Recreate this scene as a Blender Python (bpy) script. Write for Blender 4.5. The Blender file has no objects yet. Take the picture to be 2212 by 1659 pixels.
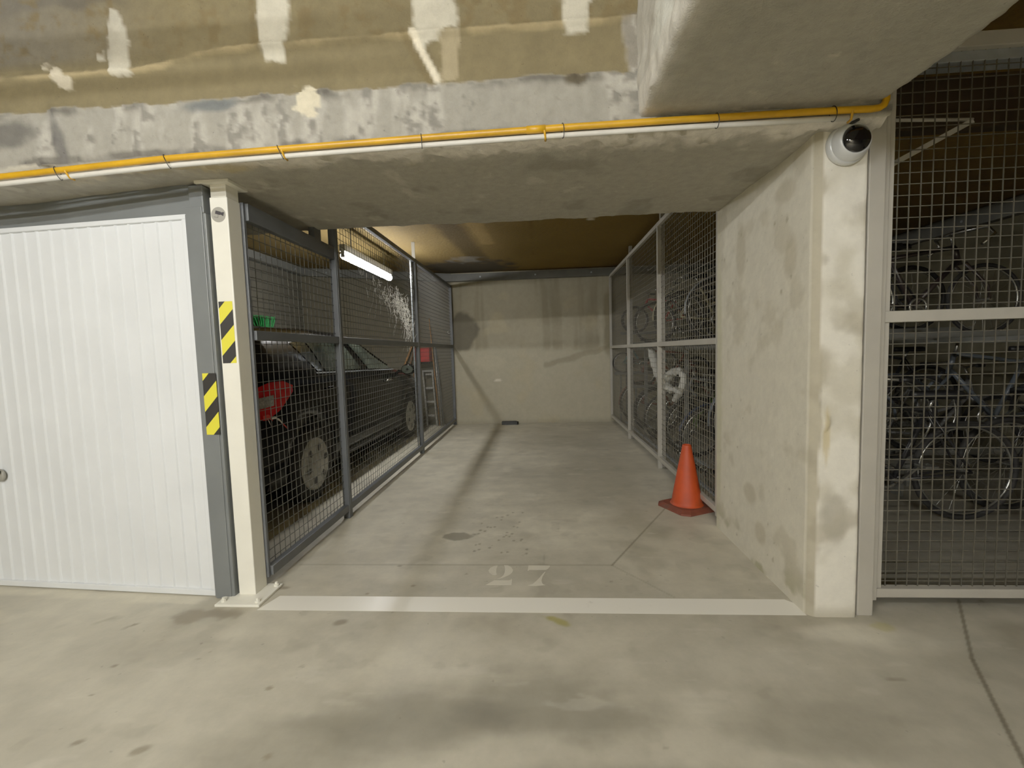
import bpy, bmesh, math, random
import numpy as np
from mathutils import Vector, Matrix, Euler
random.seed(7)
SC = bpy.context.scene
COL = SC.collection
PI = math.pi

# ------------------------------------------------------------------ helpers
def lin(c):
    return tuple(((v / 12.92) if v <= 0.04045 else ((v + 0.055) / 1.055) ** 2.4) for v in c)
def srgb(r, g, b):
    return lin((r / 255, g / 255, b / 255))

def hash3(i, j, k):
    n = (i * 374761393 + j * 668265263 + k * 2147483647 * 3 + 1013904223) & 0xFFFFFFFF
    n = ((n ^ (n >> 13)) * 1274126177) & 0xFFFFFFFF
    n = ((n ^ (n >> 16)) * 2246822519) & 0xFFFFFFFF
    return ((n ^ (n >> 15)) & 0xFFFF) / 65535.0
def vnoise(P):
    P = np.asarray(P, float)
    I = np.floor(P).astype(np.int64); F = P - I
    F = F * F * (3 - 2 * F)
    out = 0
    for a in (0, 1):
        for b in (0, 1):
            for c in (0, 1):
                w = (F[:, 0] if a else 1 - F[:, 0]) * (F[:, 1] if b else 1 - F[:, 1]) * (F[:, 2] if c else 1 - F[:, 2])
                out = out + w * hash3(I[:, 0] + a, I[:, 1] + b, I[:, 2] + c)
    return out
def fbm(P, s=1.0, octv=4, seed=0):
    P = np.asarray(P, float) * s + seed * 17.31
    a, t, tot = 0.5, 0, 0
    for _ in range(octv):
        t = t + a * vnoise(P); tot += a
        P = P * 2.03 + 5.7; a *= 0.5
    return t / tot
def sst(e0, e1, x):
    t = np.clip((x - e0) / (e1 - e0), 0, 1)
    return t * t * (3 - 2 * t)
def mixc(A, B, t):
    return A + (np.asarray(B)[None, :] - A) * t[:, None]

# ------------------------------------------------------------------ materials
def nt_new(name):
    m = bpy.data.materials.new(name); m.use_nodes = True
    nt = m.node_tree; nt.nodes.clear()
    out = nt.nodes.new('ShaderNodeOutputMaterial')
    b = nt.nodes.new('ShaderNodeBsdfPrincipled')
    nt.links.new(b.outputs[0], out.inputs[0])
    return m, nt, b
def N(nt, t, **kw):
    n = nt.nodes.new(t)
    for k, v in kw.items():
        if k in n.inputs.keys(): n.inputs[k].default_value = v
        else: setattr(n, k, v)
    return n
def mixrgb(nt, fac, a, b, mode='MIX'):
    n = nt.nodes.new('ShaderNodeMix'); n.data_type = 'RGBA'; n.blend_type = mode
    for sock, v in ((n.inputs[0], fac), (n.inputs[6], a), (n.inputs[7], b)):
        if isinstance(v, (int, float)): sock.default_value = v
        elif isinstance(v, tuple): sock.default_value = (*v[:3], 1)
        else: nt.links.new(v, sock)
    return n.outputs[2]
def noise(nt, scale, detail=4, rough=0.55, vec=None):
    n = N(nt, 'ShaderNodeTexNoise'); n.inputs['Scale'].default_value = scale
    n.inputs['Detail'].default_value = detail; n.inputs['Roughness'].default_value = rough
    if vec is not None: nt.links.new(vec, n.inputs['Vector'])
    return n.outputs[0]
def ramp(nt, src, a, b):
    n = N(nt, 'ShaderNodeMapRange'); n.inputs[1].default_value = a; n.inputs[2].default_value = b
    n.interpolation_type = 'SMOOTHSTEP'
    nt.links.new(src, n.inputs[0]); return n.outputs[0]
def mathn(nt, op, a, b=None):
    n = N(nt, 'ShaderNodeMath'); n.operation = op
    for i, v in enumerate((a, b)):
        if v is None: continue
        if isinstance(v, (int, float)): n.inputs[i].default_value = v
        else: nt.links.new(v, n.inputs[i])
    return n.outputs[0]
def objvec(nt):
    return N(nt, 'ShaderNodeTexCoord').outputs['Object']
def bump(nt, b, h, strength=0.3, dist=0.01):
    n = N(nt, 'ShaderNodeBump'); n.inputs['Strength'].default_value = strength; n.inputs['Distance'].default_value = dist
    nt.links.new(h, n.inputs['Height']); nt.links.new(n.outputs[0], b.inputs['Normal'])

def paint(name, c, rough=0.45, metal=0.0, var=0.12, scale=8, bstr=0.05, spec=0.5, coat=0.0, dirt=None):
    m, nt, b = nt_new(name); v = objvec(nt)
    n1 = noise(nt, scale, 5, 0.6, v)
    dark = tuple(x * (1 - var * 1.4) for x in c); lite = tuple(min(1, x * (1 + var)) for x in c)
    col = mixrgb(nt, ramp(nt, n1, 0.3, 0.7), dark, lite)
    if dirt:
        n2 = noise(nt, scale * 0.5, 6, 0.65, v)
        col = mixrgb(nt, ramp(nt, n2, 0.52, 0.72), col, dirt)
    nt.links.new(col, b.inputs['Base Color'])
    b.inputs['Roughness'].default_value = rough; b.inputs['Metallic'].default_value = metal
    b.inputs['Specular IOR Level'].default_value = spec; b.inputs['Coat Weight'].default_value = coat
    if bstr: bump(nt, b, noise(nt, scale * 12, 3, 0.6, v), bstr, 0.004)
    return m

def attr_concrete(name, rough=0.8, fine=0.25, bstr=0.35, speck=0.5, nscale=1.0, spec=0.3, bd=0.01):
    """colour painted per vertex with stains and patches, broken up by fine noise in the shader"""
    m, nt, b = nt_new(name); v = objvec(nt)
    at = N(nt, 'ShaderNodeAttribute'); at.attribute_name = 'Col'
    n1 = noise(nt, 14 * nscale, 8, 0.65, v); n2 = noise(nt, 90 * nscale, 4, 0.6, v); n3 = noise(nt, 45 * nscale, 2, 0.5, v)
    f = mathn(nt, 'ADD', mathn(nt, 'MULTIPLY', ramp(nt, n1, 0.25, 0.75), 0.65), mathn(nt, 'MULTIPLY', n2, 0.35))
    k = mathn(nt, 'ADD', mathn(nt, 'MULTIPLY', f, 2 * fine), 1 - fine)
    sp = ramp(nt, n3, 0.70, 0.80)
    k = mathn(nt, 'MULTIPLY', k, mathn(nt, 'SUBTRACT', 1.0, mathn(nt, 'MULTIPLY', sp, speck)))
    col = mixrgb(nt, 1.0, at.outputs[0], k, 'MULTIPLY')
    nt.links.new(col, b.inputs['Base Color'])
    b.inputs['Specular IOR Level'].default_value = spec
    rr = mathn(nt, 'ADD', mathn(nt, 'MULTIPLY', f, 0.25), rough - 0.12); nt.links.new(rr, b.inputs['Roughness'])
    bump(nt, b, mathn(nt, 'ADD', n1, mathn(nt, 'MULTIPLY', n2, 0.4)), bstr, bd)
    return m

M = {}
M['floor'] = attr_concrete('floor_concrete', 0.55, 0.15, 0.10, 0.3, 0.6, 0.4, 0.004)
M['wall'] = attr_concrete('wall_concrete', 0.85, 0.09, 0.15, 0.25, 1.0, 0.2)
M['beam'] = attr_concrete('beam_concrete', 0.9, 0.16, 0.5, 0.35, 1.6, 0.15)
M['insul'] = attr_concrete('brown_insulation', 0.9, 0.17, 0.55, 0.2, 2.0, 0.15)
M['white_paint'] = paint('white_post_paint', srgb(232, 229, 214), 0.4, var=0.03, scale=5, dirt=None)
M['door_white'] = paint('door_white', srgb(222, 225, 226), 0.42, var=0.03, scale=2.5, bstr=0.02)
M['grey_frame'] = paint('grey_frame_paint', srgb(103, 107, 107), 0.42, var=0.08, scale=3)
M['channel'] = paint('channel_grey_paint', srgb(98, 98, 92), 0.55, var=0.1, scale=4)
M['dark_grey'] = paint('dark_grey_fence_paint', srgb(84, 87, 90), 0.45, var=0.08, scale=5)
M['light_grey'] = paint('light_grey_fence_paint', srgb(170, 165, 152), 0.5, var=0.05, scale=5)
M['wire_dark'] = paint('wire_galvanised', srgb(84, 83, 76), 0.5, 0.15, var=0.08, scale=20, bstr=0)
M['wire_light'] = paint('wire_pale', srgb(108, 103, 89), 0.5, 0.1, var=0.08, scale=20, bstr=0)
M['wire_gate'] = paint('wire_gate', srgb(84, 80, 69), 0.55, 0.1, var=0.08, scale=20, bstr=0)
M['galv'] = paint('galvanised_steel', srgb(170, 176, 180), 0.4, 0.5, var=0.12, scale=10, bstr=0)
M['yellow'] = paint('yellow_gas_pipe', srgb(200, 146, 14), 0.4, var=0.12, scale=7, bstr=0.03)
M['conduit'] = paint('white_conduit', srgb(206, 203, 192), 0.5, var=0.05, scale=10, bstr=0)
M['black'] = paint('black_plastic', srgb(26, 26, 27), 0.5, var=0.15, scale=10, bstr=0.03)
M['rubber'] = paint('tyre_rubber', srgb(30, 29, 28), 0.75, var=0.2, scale=12, bstr=0.1)
M['gloss_black'] = paint('gloss_black_dome', srgb(10, 10, 12), 0.04, var=0, bstr=0, coat=0.5)
M['cam_white'] = paint('camera_housing', srgb(205, 207, 205), 0.3, 0.2, var=0.02, scale=6, bstr=0)
M['orange'] = paint('cone_orange', srgb(192, 62, 14), 0.6, var=0.1, scale=9, bstr=0.06, dirt=srgb(150, 62, 30))
M['orange_dark'] = paint('cone_base_orange', srgb(116, 54, 36), 0.7, var=0.15, scale=9, bstr=0.06, dirt=srgb(92, 60, 46))
M['chrome'] = paint('chrome', srgb(210, 210, 205), 0.15, 1.0, var=0.05, bstr=0)
M['rim'] = paint('alloy_rim', srgb(175, 175, 170), 0.25, 0.9, var=0.08, scale=10, bstr=0)
M['cloth'] = paint('white_sheeting', srgb(205, 204, 195), 0.6, var=0.1, scale=9, bstr=0.2)
M['car_black'] = paint('car_black_paint', srgb(5, 5, 5), 0.12, var=0.1, scale=2, bstr=0, spec=0.22)
M['car_black'].node_tree.nodes['Principled BSDF'].inputs['IOR'].default_value = 1.25
M['car_trim'] = paint('car_black_trim', srgb(14, 13, 13), 0.6, var=0.1, scale=6, bstr=0)
M['hubcap'] = paint('silver_hubcap', srgb(176, 174, 164), 0.4, 0.2, var=0.12, scale=14, bstr=0, dirt=srgb(105, 102, 90))
M['red_lens'] = paint('red_lens', srgb(196, 18, 22), 0.12, var=0.1, scale=8, bstr=0, coat=0.6)
M['clear_lens'] = paint('clear_lens', srgb(200, 190, 182), 0.12, 0.6, var=0.25, scale=60, bstr=0, coat=0.6)
M['green'] = paint('green_bristle', srgb(30, 140, 62), 0.6, var=0.3, scale=40, bstr=0)
M['red_box'] = paint('red_plastic', srgb(186, 32, 28), 0.5, var=0.1, bstr=0)
M['wood'] = paint('bare_wood', srgb(178, 124, 62), 0.6, var=0.2, scale=14)
M['wood_dark'] = paint('weathered_wood', srgb(120, 84, 50), 0.7, var=0.2, scale=14)
M['alu'] = paint('aluminium', srgb(178, 176, 168), 0.4, 0.6, var=0.08, bstr=0)
m, nt, b = nt_new('cobweb_silk'); b.inputs['Base Color'].default_value = (.9, .88, .8, 1); b.inputs['Roughness'].default_value = .8
tr = N(nt, 'ShaderNodeBsdfTranslucent'); tr.inputs[0].default_value = (.98, .96, .9, 1); ms = N(nt, 'ShaderNodeMixShader')
ms.inputs[0].default_value = .6; nt.links.new(b.outputs[0], ms.inputs[1]); nt.links.new(tr.outputs[0], ms.inputs[2])
nt.links.new(ms.outputs[0], [n for n in nt.nodes if n.type == 'OUTPUT_MATERIAL'][0].inputs[0]); M['web'] = m
M['cctv_grey'] = paint('sticker_grey', srgb(146, 143, 132), 0.5, var=0.03, bstr=0)
M['sticker_black'] = paint('sticker_black', srgb(36, 32, 36), 0.5, var=0.03, bstr=0)
M['sticker_mid'] = paint('sticker_mid_grey', srgb(104, 100, 94), 0.5, var=0.03, bstr=0)
M['tape_red'] = paint('tape_red', srgb(205, 52, 44), 0.5, var=0.05, bstr=0)
M['tape_white'] = paint('tape_white', srgb(222, 214, 205), 0.5, var=0.05, bstr=0)
for nm, c in (('bike_red', (168, 40, 40)), ('bike_blue', (84, 92, 100)), ('bike_black', (34, 34, 36)), ('bike_cream', (176, 166, 130)),
              ('bike_teal', (70, 112, 110)), ('bike_grey', (110, 110, 108)), ('bike_green', (70, 92, 40)), ('bike_brown', (110, 50, 34)),
              ('bike_navy', (36, 48, 76)), ('bike_dark', (46, 38, 36))):
    M[nm] = paint(nm, srgb(*c), 0.35, var=0.06, bstr=0, coat=0.3)

# car glass: dark, glossy, slightly green
m, nt, b = nt_new('car_glass')
b.inputs['Base Color'].default_value = (*srgb(66, 72, 64), 1); b.inputs['Roughness'].default_value = 0.06
b.inputs['Specular IOR Level'].default_value = 0.4
nt.links.new(mixrgb(nt, ramp(nt, noise(nt, 3, 2, 0.5, objvec(nt)), 0.4, 0.6), srgb(34, 40, 34), srgb(66, 72, 62)), b.inputs['Base Color'])
M['car_glass'] = m
# fluorescent tube
m, nt, b = nt_new('tube_glow'); b.inputs['Base Color'].default_value = (1, 1, 1, 1)
b.inputs['Emission Strength'].default_value = 68
nt.links.new(mixrgb(nt, ramp(nt, noise(nt, 2, 1, 0.5, objvec(nt)), 0.3, 0.7), (1.0, 0.985, 0.945), (1.0, 0.99, 0.955)), b.inputs['Emission Color'])
M['tube'] = m
m2 = m.copy(); m2.name = 'aisle_tube_glow'; m2.node_tree.nodes['Principled BSDF'].inputs['Emission Strength'].default_value = 245
M['tube2'] = m2
m3 = m.copy(); m3.name = 'far_tube_glow'; m3.node_tree.nodes['Principled BSDF'].inputs['Emission Strength'].default_value = 640
M['tube3'] = m3
M['brown_board'] = paint('brown_board', srgb(62, 50, 28), 0.9, var=.15, scale=3)
M['store_wall'] = paint('store_wall', srgb(98, 93, 74), 0.9, var=0.12, scale=2)
# hazard stripes (diagonal), object space
def hazard(name, phase):
    m, nt, b = nt_new(name); v = objvec(nt)
    s = N(nt, 'ShaderNodeSeparateXYZ'); nt.links.new(v, s.inputs[0])
    d = mathn(nt, 'ADD', mathn(nt, 'SUBTRACT', s.outputs[2], mathn(nt, 'MULTIPLY', s.outputs[0], 1.05)), phase)
    fr = mathn(nt, 'FRACT', mathn(nt, 'DIVIDE', d, 0.152))
    st = ramp(nt, fr, 0.494, 0.506)
    nt.links.new(mixrgb(nt, st, srgb(222, 212, 50), srgb(33, 32, 30)), b.inputs['Base Color']); b.inputs['Roughness'].default_value = 0.45
    return m
M['haz1'] = hazard('hazard_tape_upper', 0.077)
M['haz2'] = hazard('hazard_tape_lower', 0.0)
# worn floor paint: white that lets the concrete colour through
def floor_paint(name, wear, c):
    m, nt, b = nt_new(name); v = objvec(nt)
    n = noise(nt, 7, 7, 0.65, v); n2 = noise(nt, 40, 4, 0.6, v)
    w = ramp(nt, mathn(nt, 'ADD', mathn(nt, 'MULTIPLY', n, 0.75), mathn(nt, 'MULTIPLY', n2, 0.25)), wear, wear + 0.2)
    nt.links.new(mixrgb(nt, w, c, srgb(186, 180, 158)), b.inputs['Base Color'])
    b.inputs['Roughness'].default_value = 0.27
    return m
M['line'] = floor_paint('line_paint', 0.60, srgb(240, 236, 222))
M['digit'] = floor_paint('digit_paint', 0.55, srgb(214, 208, 188))
# concrete block wall
m, nt, b = nt_new('block_wall'); v = objvec(nt)
mp = N(nt, 'ShaderNodeMapping'); nt.links.new(v, mp.inputs[0]); mp.inputs['Rotation'].default_value = (PI / 2, 0, PI / 2)
bt = N(nt, 'ShaderNodeTexBrick'); sx = N(nt, 'ShaderNodeSeparateXYZ'); cx = N(nt, 'ShaderNodeCombineXYZ')
nt.links.new(v, sx.inputs[0]); nt.links.new(sx.outputs[1], cx.inputs[0]); nt.links.new(sx.outputs[2], cx.inputs[1]); nt.links.new(cx.outputs[0], bt.inputs['Vector'])
bt.inputs['Scale'].default_value = 1.0; bt.inputs['Brick Width'].default_value = 0.5; bt.inputs['Row Height'].default_value = 0.145
bt.inputs['Mortar Size'].default_value = 0.008
bt.inputs['Color1'].default_value = (*srgb(92, 88, 74), 1); bt.inputs['Color2'].default_value = (*srgb(84, 80, 68), 1); bt.inputs['Mortar'].default_value = (*srgb(60, 57, 47), 1)
nt.links.new(mixrgb(nt, 0.35, bt.outputs[0], noise(nt, 20, 6, 0.6, v), 'MULTIPLY'), b.inputs['Base Color']); b.inputs['Roughness'].default_value = 0.9
bump(nt, b, bt.outputs[1], -0.4, 0.01)
M['block'] = m

# ------------------------------------------------------------------ mesh builder
class MB:
    def __init__(s): s.v = []; s.f = []; s.mi = []; s.smooth = []
    def add(s, vs, fs, mi=0, smooth=False):
        o = len(s.v); s.v += [tuple(p) for p in vs]
        for f in fs: s.f.append(tuple(i + o for i in f)); s.mi.append(mi); s.smooth.append(smooth)
        return s
    def box(s, a, b, mi=0):
        x0, y0, z0 = a; x1, y1, z1 = b
        vs = [(x0, y0, z0), (x1, y0, z0), (x1, y1, z0), (x0, y1, z0), (x0, y0, z1), (x1, y0, z1), (x1, y1, z1), (x0, y1, z1)]
        return s.add(vs, [(0, 3, 2, 1), (4, 5, 6, 7), (0, 1, 5, 4), (1, 2, 6, 5), (2, 3, 7, 6), (3, 0, 4, 7)], mi)
    def bbox(s, a, b, r=0.004, mi=0):
        """box with chamfered edges"""
        bm = bmesh.new()
        mt = Matrix.Translation(((a[0] + b[0]) / 2, (a[1] + b[1]) / 2, (a[2] + b[2]) / 2)) @ Matrix.Diagonal((b[0] - a[0], b[1] - a[1], b[2] - a[2], 1))
        bmesh.ops.create_cube(bm, size=1, matrix=mt)
        bmesh.ops.bevel(bm, geom=bm.edges[:], offset=r, segments=2, affect='EDGES', profile=0.5)
        bm.verts.index_update()
        s.add([v.co[:] for v in bm.verts], [tuple(v.index for v in f.verts) for f in bm.faces], mi); bm.free(); return s
    def obox(s, p0, p1, w, h, mi=0, up=(0, 0, 1)):
        """bar of section w x h from p0 to p1"""
        p0, p1 = Vector(p0), Vector(p1); d = (p1 - p0).normalized(); up = Vector(up)
        if abs(d.dot(up)) > 0.99: up = Vector((0, 1, 0))
        r = d.cross(up).normalized(); u = r.cross(d)
        vs = []
        for p in (p0, p1):
            for a, c in ((-1, -1), (1, -1), (1, 1), (-1, 1)): vs.append(p + r * a * w / 2 + u * c * h / 2)
        return s.add(vs, [(0, 1, 2, 3), (7, 6, 5, 4), (0, 4, 5, 1), (1, 5, 6, 2), (2, 6, 7, 3), (3, 7, 4, 0)], mi)
    def tube(s, pts, r, n=10, mi=0, closed=False, caps=True, smooth=True):
        pts = [Vector(p) for p in pts]; k = len(pts)
        rs = r if isinstance(r, (list, tuple)) else [r] * k
        up = None; vs = []
        for i, p in enumerate(pts):
            if closed: d = (pts[(i + 1) % k] - pts[i - 1]).normalized()
            else: d = (pts[min(i + 1, k - 1)] - pts[max(i - 1, 0)]).normalized()
            if up is None:
                up = Vector((0, 0, 1)) if abs(d.z) < 0.9 else Vector((0, 1, 0))
            up = (up - d * up.dot(d))
            if up.length < 1e-6: up = d.orthogonal()
            up.normalize(); q = d.cross(up)
            for j in range(n):
                a = 2 * PI * j / n; vs.append(p + (up * math.cos(a) + q * math.sin(a)) * rs[i])
        fs = []
        for i in range(k if closed else k - 1):
            for j in range(n):
                a, b2 = i * n + j, i * n + (j + 1) % n; c = ((i + 1) % k) * n
                fs.append((a, b2, c + (j + 1) % n, c + j))
        s.add(vs, fs, mi, smooth)
        if caps and not closed:
            s.add(vs[:n], [tuple(range(n))[::-1]], mi); s.add(vs[-n:], [tuple(range(n))], mi)
        return s
    def lathe(s, prof, c, axis='Z', n=32, mi=0, smooth=True):
        """prof: (radius, height) list revolved about the axis through c"""
        c = Vector(c); vs = []
        for (r, h) in prof:
            for j in range(n):
                a = 2 * PI * j / n; x, y = r * math.cos(a), r * math.sin(a)
                vs.append(c + (Vector((x, y, h)) if axis == 'Z' else Vector((x, h, y)) if axis == 'Y' else Vector((h, x, y))))
        fs = []
        for i in range(len(prof) - 1):
            for j in range(n):
                fs.append((i * n + j, i * n + (j + 1) % n, (i + 1) * n + (j + 1) % n, (i + 1) * n + j))
        return s.add(vs, fs, mi, smooth)
    def prism(s, poly, z0, z1, mi=0):
        k = len(poly)
        vs = [(x, y, z0) for x, y in poly] + [(x, y, z1) for x, y in poly]
        fs = [tuple(range(k))[::-1], tuple(range(k, 2 * k))] + [(i, (i + 1) % k, k + (i + 1) % k, k + i) for i in range(k)]
        return s.add(vs, fs, mi)
    def mesh(s, name):
        me = bpy.data.meshes.new(name); me.from_pydata(s.v, [], s.f); me.update()
        me.polygons.foreach_set('material_index', s.mi); me.polygons.foreach_set('use_smooth', s.smooth)
        return me
    def build(s, name, mats, parent=None, fix=True):
        me = s.mesh(name)
        if fix:
            bm = bmesh.new(); bm.from_mesh(me); bmesh.ops.remove_doubles(bm, verts=bm.verts, dist=1e-6)
            bmesh.ops.recalc_face_normals(bm, faces=bm.faces); bm.to_mesh(me); bm.free()
        for mt in (mats if isinstance(mats, (list, tuple)) else [mats]): me.materials.append(mt)
        return link(me, name, parent)
def link(me, name, parent=None):
    o = bpy.data.objects.new(name, me); COL.objects.link(o)
    if parent is not None:
        o.parent = parent
        if parent.type == 'EMPTY': o.matrix_parent_inverse = Matrix.Translation(-Vector(parent.location))
    return o
def tag(o, label=None, cat=None, group=None, kind=None):
    for k, v in (('label', label), ('category', cat), ('group', group), ('kind', kind)):
        if v: o[k] = v
    return o
def thing(name, label, cat, loc=(0, 0, 0), group=None):
    o = bpy.data.objects.new(name, None); COL.objects.link(o); o.location = loc; o.empty_display_size = 0.1
    return tag(o, label, cat, group)
def copy_tree(o, parent=None):
    c = o.copy(); COL.objects.link(c)
    if parent is not None: c.parent = parent
    for ch in list(o.children): copy_tree(ch, c)
    return c
def grid(name, P, cols, mat, wrap=None, smooth=True):
    """P: (nu, nv, 3) array of points, cols (nu, nv, 3) linear colours"""
    nu, nv = P.shape[:2]
    me = bpy.data.meshes.new(name)
    i = np.arange((nu - 1) * (nv - 1)); a = (i // (nv - 1)) * nv + i % (nv - 1)
    F = np.stack([a, a + nv, a + nv + 1, a + 1], 1)
    me.from_pydata(P.reshape(-1, 3).tolist(), [], F.tolist()); me.update()
    ca = me.color_attributes.new('Col', 'FLOAT_COLOR', 'POINT')
    c4 = np.ones((nu * nv, 4), np.float32); c4[:, :3] = cols.reshape(-1, 3)
    ca.data.foreach_set('color', c4.ravel())
    me.polygons.foreach_set('use_smooth', [smooth] * len(me.polygons))
    me.materials.append(mat)
    return link(me, name)
def struct(o): return tag(o, kind='structure')
def planegrid(o, u, v, nu, nv):
    o, u, v = (np.asarray(x, float) for x in (o, u, v))
    a = np.linspace(0, 1, nu)[:, None, None]; b2 = np.linspace(0, 1, nv)[None, :, None]
    return o + a * u + b2 * v
def blob(X, Y, cx, cy, rx, ry, W, amp=0.35, soft=0.25, rot=0.0):
    """irregular spot mask; W = noise in 0..1 warping the edge"""
    dx, dy = X - cx, Y - cy
    c, s_ = math.cos(rot), math.sin(rot); a = (dx * c + dy * s_) / rx; b2 = (-dx * s_ + dy * c) / ry
    d = np.sqrt(a * a + b2 * b2) + (W - 0.5) * 2 * amp
    return 1 - sst(1 - soft, 1 + soft, d)
def seg(X, Y, a, b2, w):
    ax, ay = a; bx, by = b2; dx, dy = bx - ax, by - ay
    t = np.clip(((X - ax) * dx + (Y - ay) * dy) / (dx * dx + dy * dy), 0, 1)
    d = np.hypot(X - ax - t * dx, Y - ay - t * dy)
    return 1 - sst(w * 0.5, w * 1.2, d)

# ------------------------------------------------------------------ the setting
YW, XL, XR = 5.33, -1.44, 1.153          # back wall, left fence, right fence
WL, WR, YA = -4.02, 4.6, -6.5            # far left wall, far right wall, aisle wall behind the viewer

# --- floor
def floor_piece(x0, x1, y0, y1, step, name):
    nu, nv = int((x1 - x0) / step) + 1, int((y1 - y0) / step) + 1
    P = planegrid((x0, y0, 0), (x1 - x0, 0, 0), (0, y1 - y0, 0), nu, nv)
    Q = P.reshape(-1, 3); X, Y = Q[:, 0], Q[:, 1]
    n1 = fbm(Q, 1.1, 5, 1); n2 = fbm(Q, 4.0, 4, 2); n3 = fbm(Q, 14, 3, 3)
    st = fbm(Q * np.array([1.2, 5.5, 1]), 1.6, 4, 4)        # trowel streaks
    base = np.array(srgb(176, 170, 151))
    C = np.repeat(base[None], len(Q), 0)
    n4 = fbm(Q * np.array([1, 2.2, 1]), 2.4, 5, 6)
    C = C * (0.79 + 0.36 * n1 + 0.26 * (n2 - 0.5) + 0.22 * (st - 0.5) + .2 * (n4 - .5) + .10 * (n3 - .5))[:, None]
    C = mixc(C, srgb(192, 186, 166), sst(0.56, 0.74, n2) * 0.45)
    C = mixc(C, srgb(146, 138, 118), sst(0.60, 0.76, fbm(Q, 2.3, 5, 5)) * 0.5)
    # dark smears in the aisle
    for cx, cy, rx, ry, k in ((-0.42, -0.72, 0.30, 0.16, .55), (0.02, -0.66, 0.34, 0.13, .5), (-0.75, -0.86, 0.28, 0.14, .4), (0.85, -0.72, 0.3, 0.1, .35), (0.2, -0.95, 0.5, 0.1, .4)):
        C = mixc(C, srgb(108, 103, 89), blob(X, Y, cx, cy, rx, ry, .6 * st + .4 * n2, 1.0, 0.5) * k * 1.1)
    for cx, cy, rx, ry, k in ((-0.6, -0.42, 0.22, 0.18, .5), (0.9, -0.42, 0.35, 0.1, .35), (1.25, -0.24, 0.22, 0.05, .9), (1.45, -0.3, 0.2, 0.06, .6), (-1.0, 0.25, 0.4, 0.1, .35), (-0.7, 0.2, .2, .06, .3)):
        C = mixc(C, srgb(204, 198, 178), blob(X, Y, cx, cy, rx, ry, n2, 0.7, 0.6) * k)
    # bay: tyre-darkened bands
    for cx, cy, rx, ry, k in ((0.58, 2.3, 0.35, 0.9, .45), (-0.1, 3.7, 0.5, 0.5, .3), (0.45, 4.2, 0.6, 0.7, .5), (-0.5, 4.7, 0.5, 0.5, .3), (0.75, 1.0, 0.3, 0.5, .3)):
        C = mixc(C, srgb(120, 113, 94), blob(X, Y, cx, cy, rx, ry, n1, 0.5, 0.7) * k)
    C = mixc(C, srgb(120, 114, 98), sst(.66, .74, fbm(Q, 9, 3, 7)) * .18)
    C = mixc(C, srgb(204, 199, 182), sst(.66, .76, fbm(Q * np.array([1, 3, 1]), 5, 4, 8)) * .25)
    # puddle and drips
    C = mixc(C, srgb(112, 106, 90), blob(X, Y, -0.57, 0.735, 0.105, 0.065, n3, 0.55, 0.12) * 0.8)
    for _ in range(34):
        cx, cy = random.uniform(-0.45, -0.1), random.uniform(0.45, 1.2)
        C = mixc(C, srgb(110, 102, 84), blob(X, Y, cx, cy, .008, .012, n3, 0.4, 0.4) * 0.7)
    for _ in range(70):
        cx, cy, r = random.uniform(-2.6, 2.2), random.uniform(-1.2, 1.5), random.uniform(.003, .009)
        C = mixc(C, srgb(122, 112, 92), blob(X, Y, cx, cy, r * 1.4, r, n3, 0.6, 0.4) * random.uniform(.3, .75))
    for cx, cy, rx, ry in ((-1.27, -.86, .03, .016), (-1.50, -.84, .018, .01), (-2.05, -.2, .03, .01), (-1.9, -.24, .025, .01), (-1.72, -.5, .012, .01), (-.93, -.2, .03, .02)):
        C = mixc(C, srgb(112, 102, 82), blob(X, Y, cx, cy, rx, ry, n3, .5, .4, .5) * .7)
    ed = Y - (-.0035 - (X + 1.675) * .07); C = mixc(C, srgb(204, 197, 174), (1 - sst(.0, .012, np.abs(ed + .035) - .028)) * sst(-1.68, -1.78, X) * .8)
    # moss tint, post-base cracks, stain under the pillar
    C = mixc(C, srgb(150, 142, 60), blob(X, Y, 0.03, -0.165, 0.06, 0.018, n3, 0.9, 0.4, -0.5) * 0.75)
    C = mixc(C, srgb(168, 160, 90), blob(X, Y, 1.42, -0.2, 0.05, 0.03, n3, 0.9, 0.4) * 0.5)
    C = mixc(C, srgb(120, 110, 92), blob(X, Y, -1.62, -0.15, 0.14, 0.05, n3, 0.9, 0.4) * 0.7)
    C = mixc(C, srgb(108, 96, 76), blob(X, Y, -1.38, 0.09, 0.05, 0.02, n3, 0.9, 0.4) * 0.7)
    C = mixc(C, srgb(96, 84, 60), blob(X, Y, 1.22, -0.5, 0.05, 0.012, n3, 0.9, 0.4) * 0.5)
    # joints and cracks
    for a, b2, w, k in (((0.927, 1.259), (0.373, 0.341), .006, .75), ((-1.42, 0.345), (0.373, 0.341), .009, .32), ((0.373, 0.341), (0.62, 0.02), .006, .3),
                        ((1.901, 0.017), (1.59, -0.39), .007, .75), ((1.59, -0.39), (1.2, -1.05), .008, .8), ((-0.0, 0.36), (0.0, 0.5), .004, .4), ((0.927, 1.259), (1.15, 1.62), .006, .6)):
        wob = (n3 - 0.5) * 0.004
        C = mixc(C, srgb(104, 96, 78), seg(X + wob, Y + wob, a, b2, w) * k)
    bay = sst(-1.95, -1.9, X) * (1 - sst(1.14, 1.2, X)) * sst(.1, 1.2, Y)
    C = C * (1 + .36 * bay)[:, None]  # bay floor lightened in the colour to imitate its brighter light
    C = C * (1 - .42 * sst(1.36, 1.42, X) * sst(-.06, .02, Y))[:, None]  # store floor darkened in the colour to stand for shade behind the gate
    # patchy darkening along the back wall
    C = C * (1 - 0.25 * sst(0.35, 0.0, np.abs(Y - YW)) * sst(.3, .7, n2))[:, None]
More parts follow.
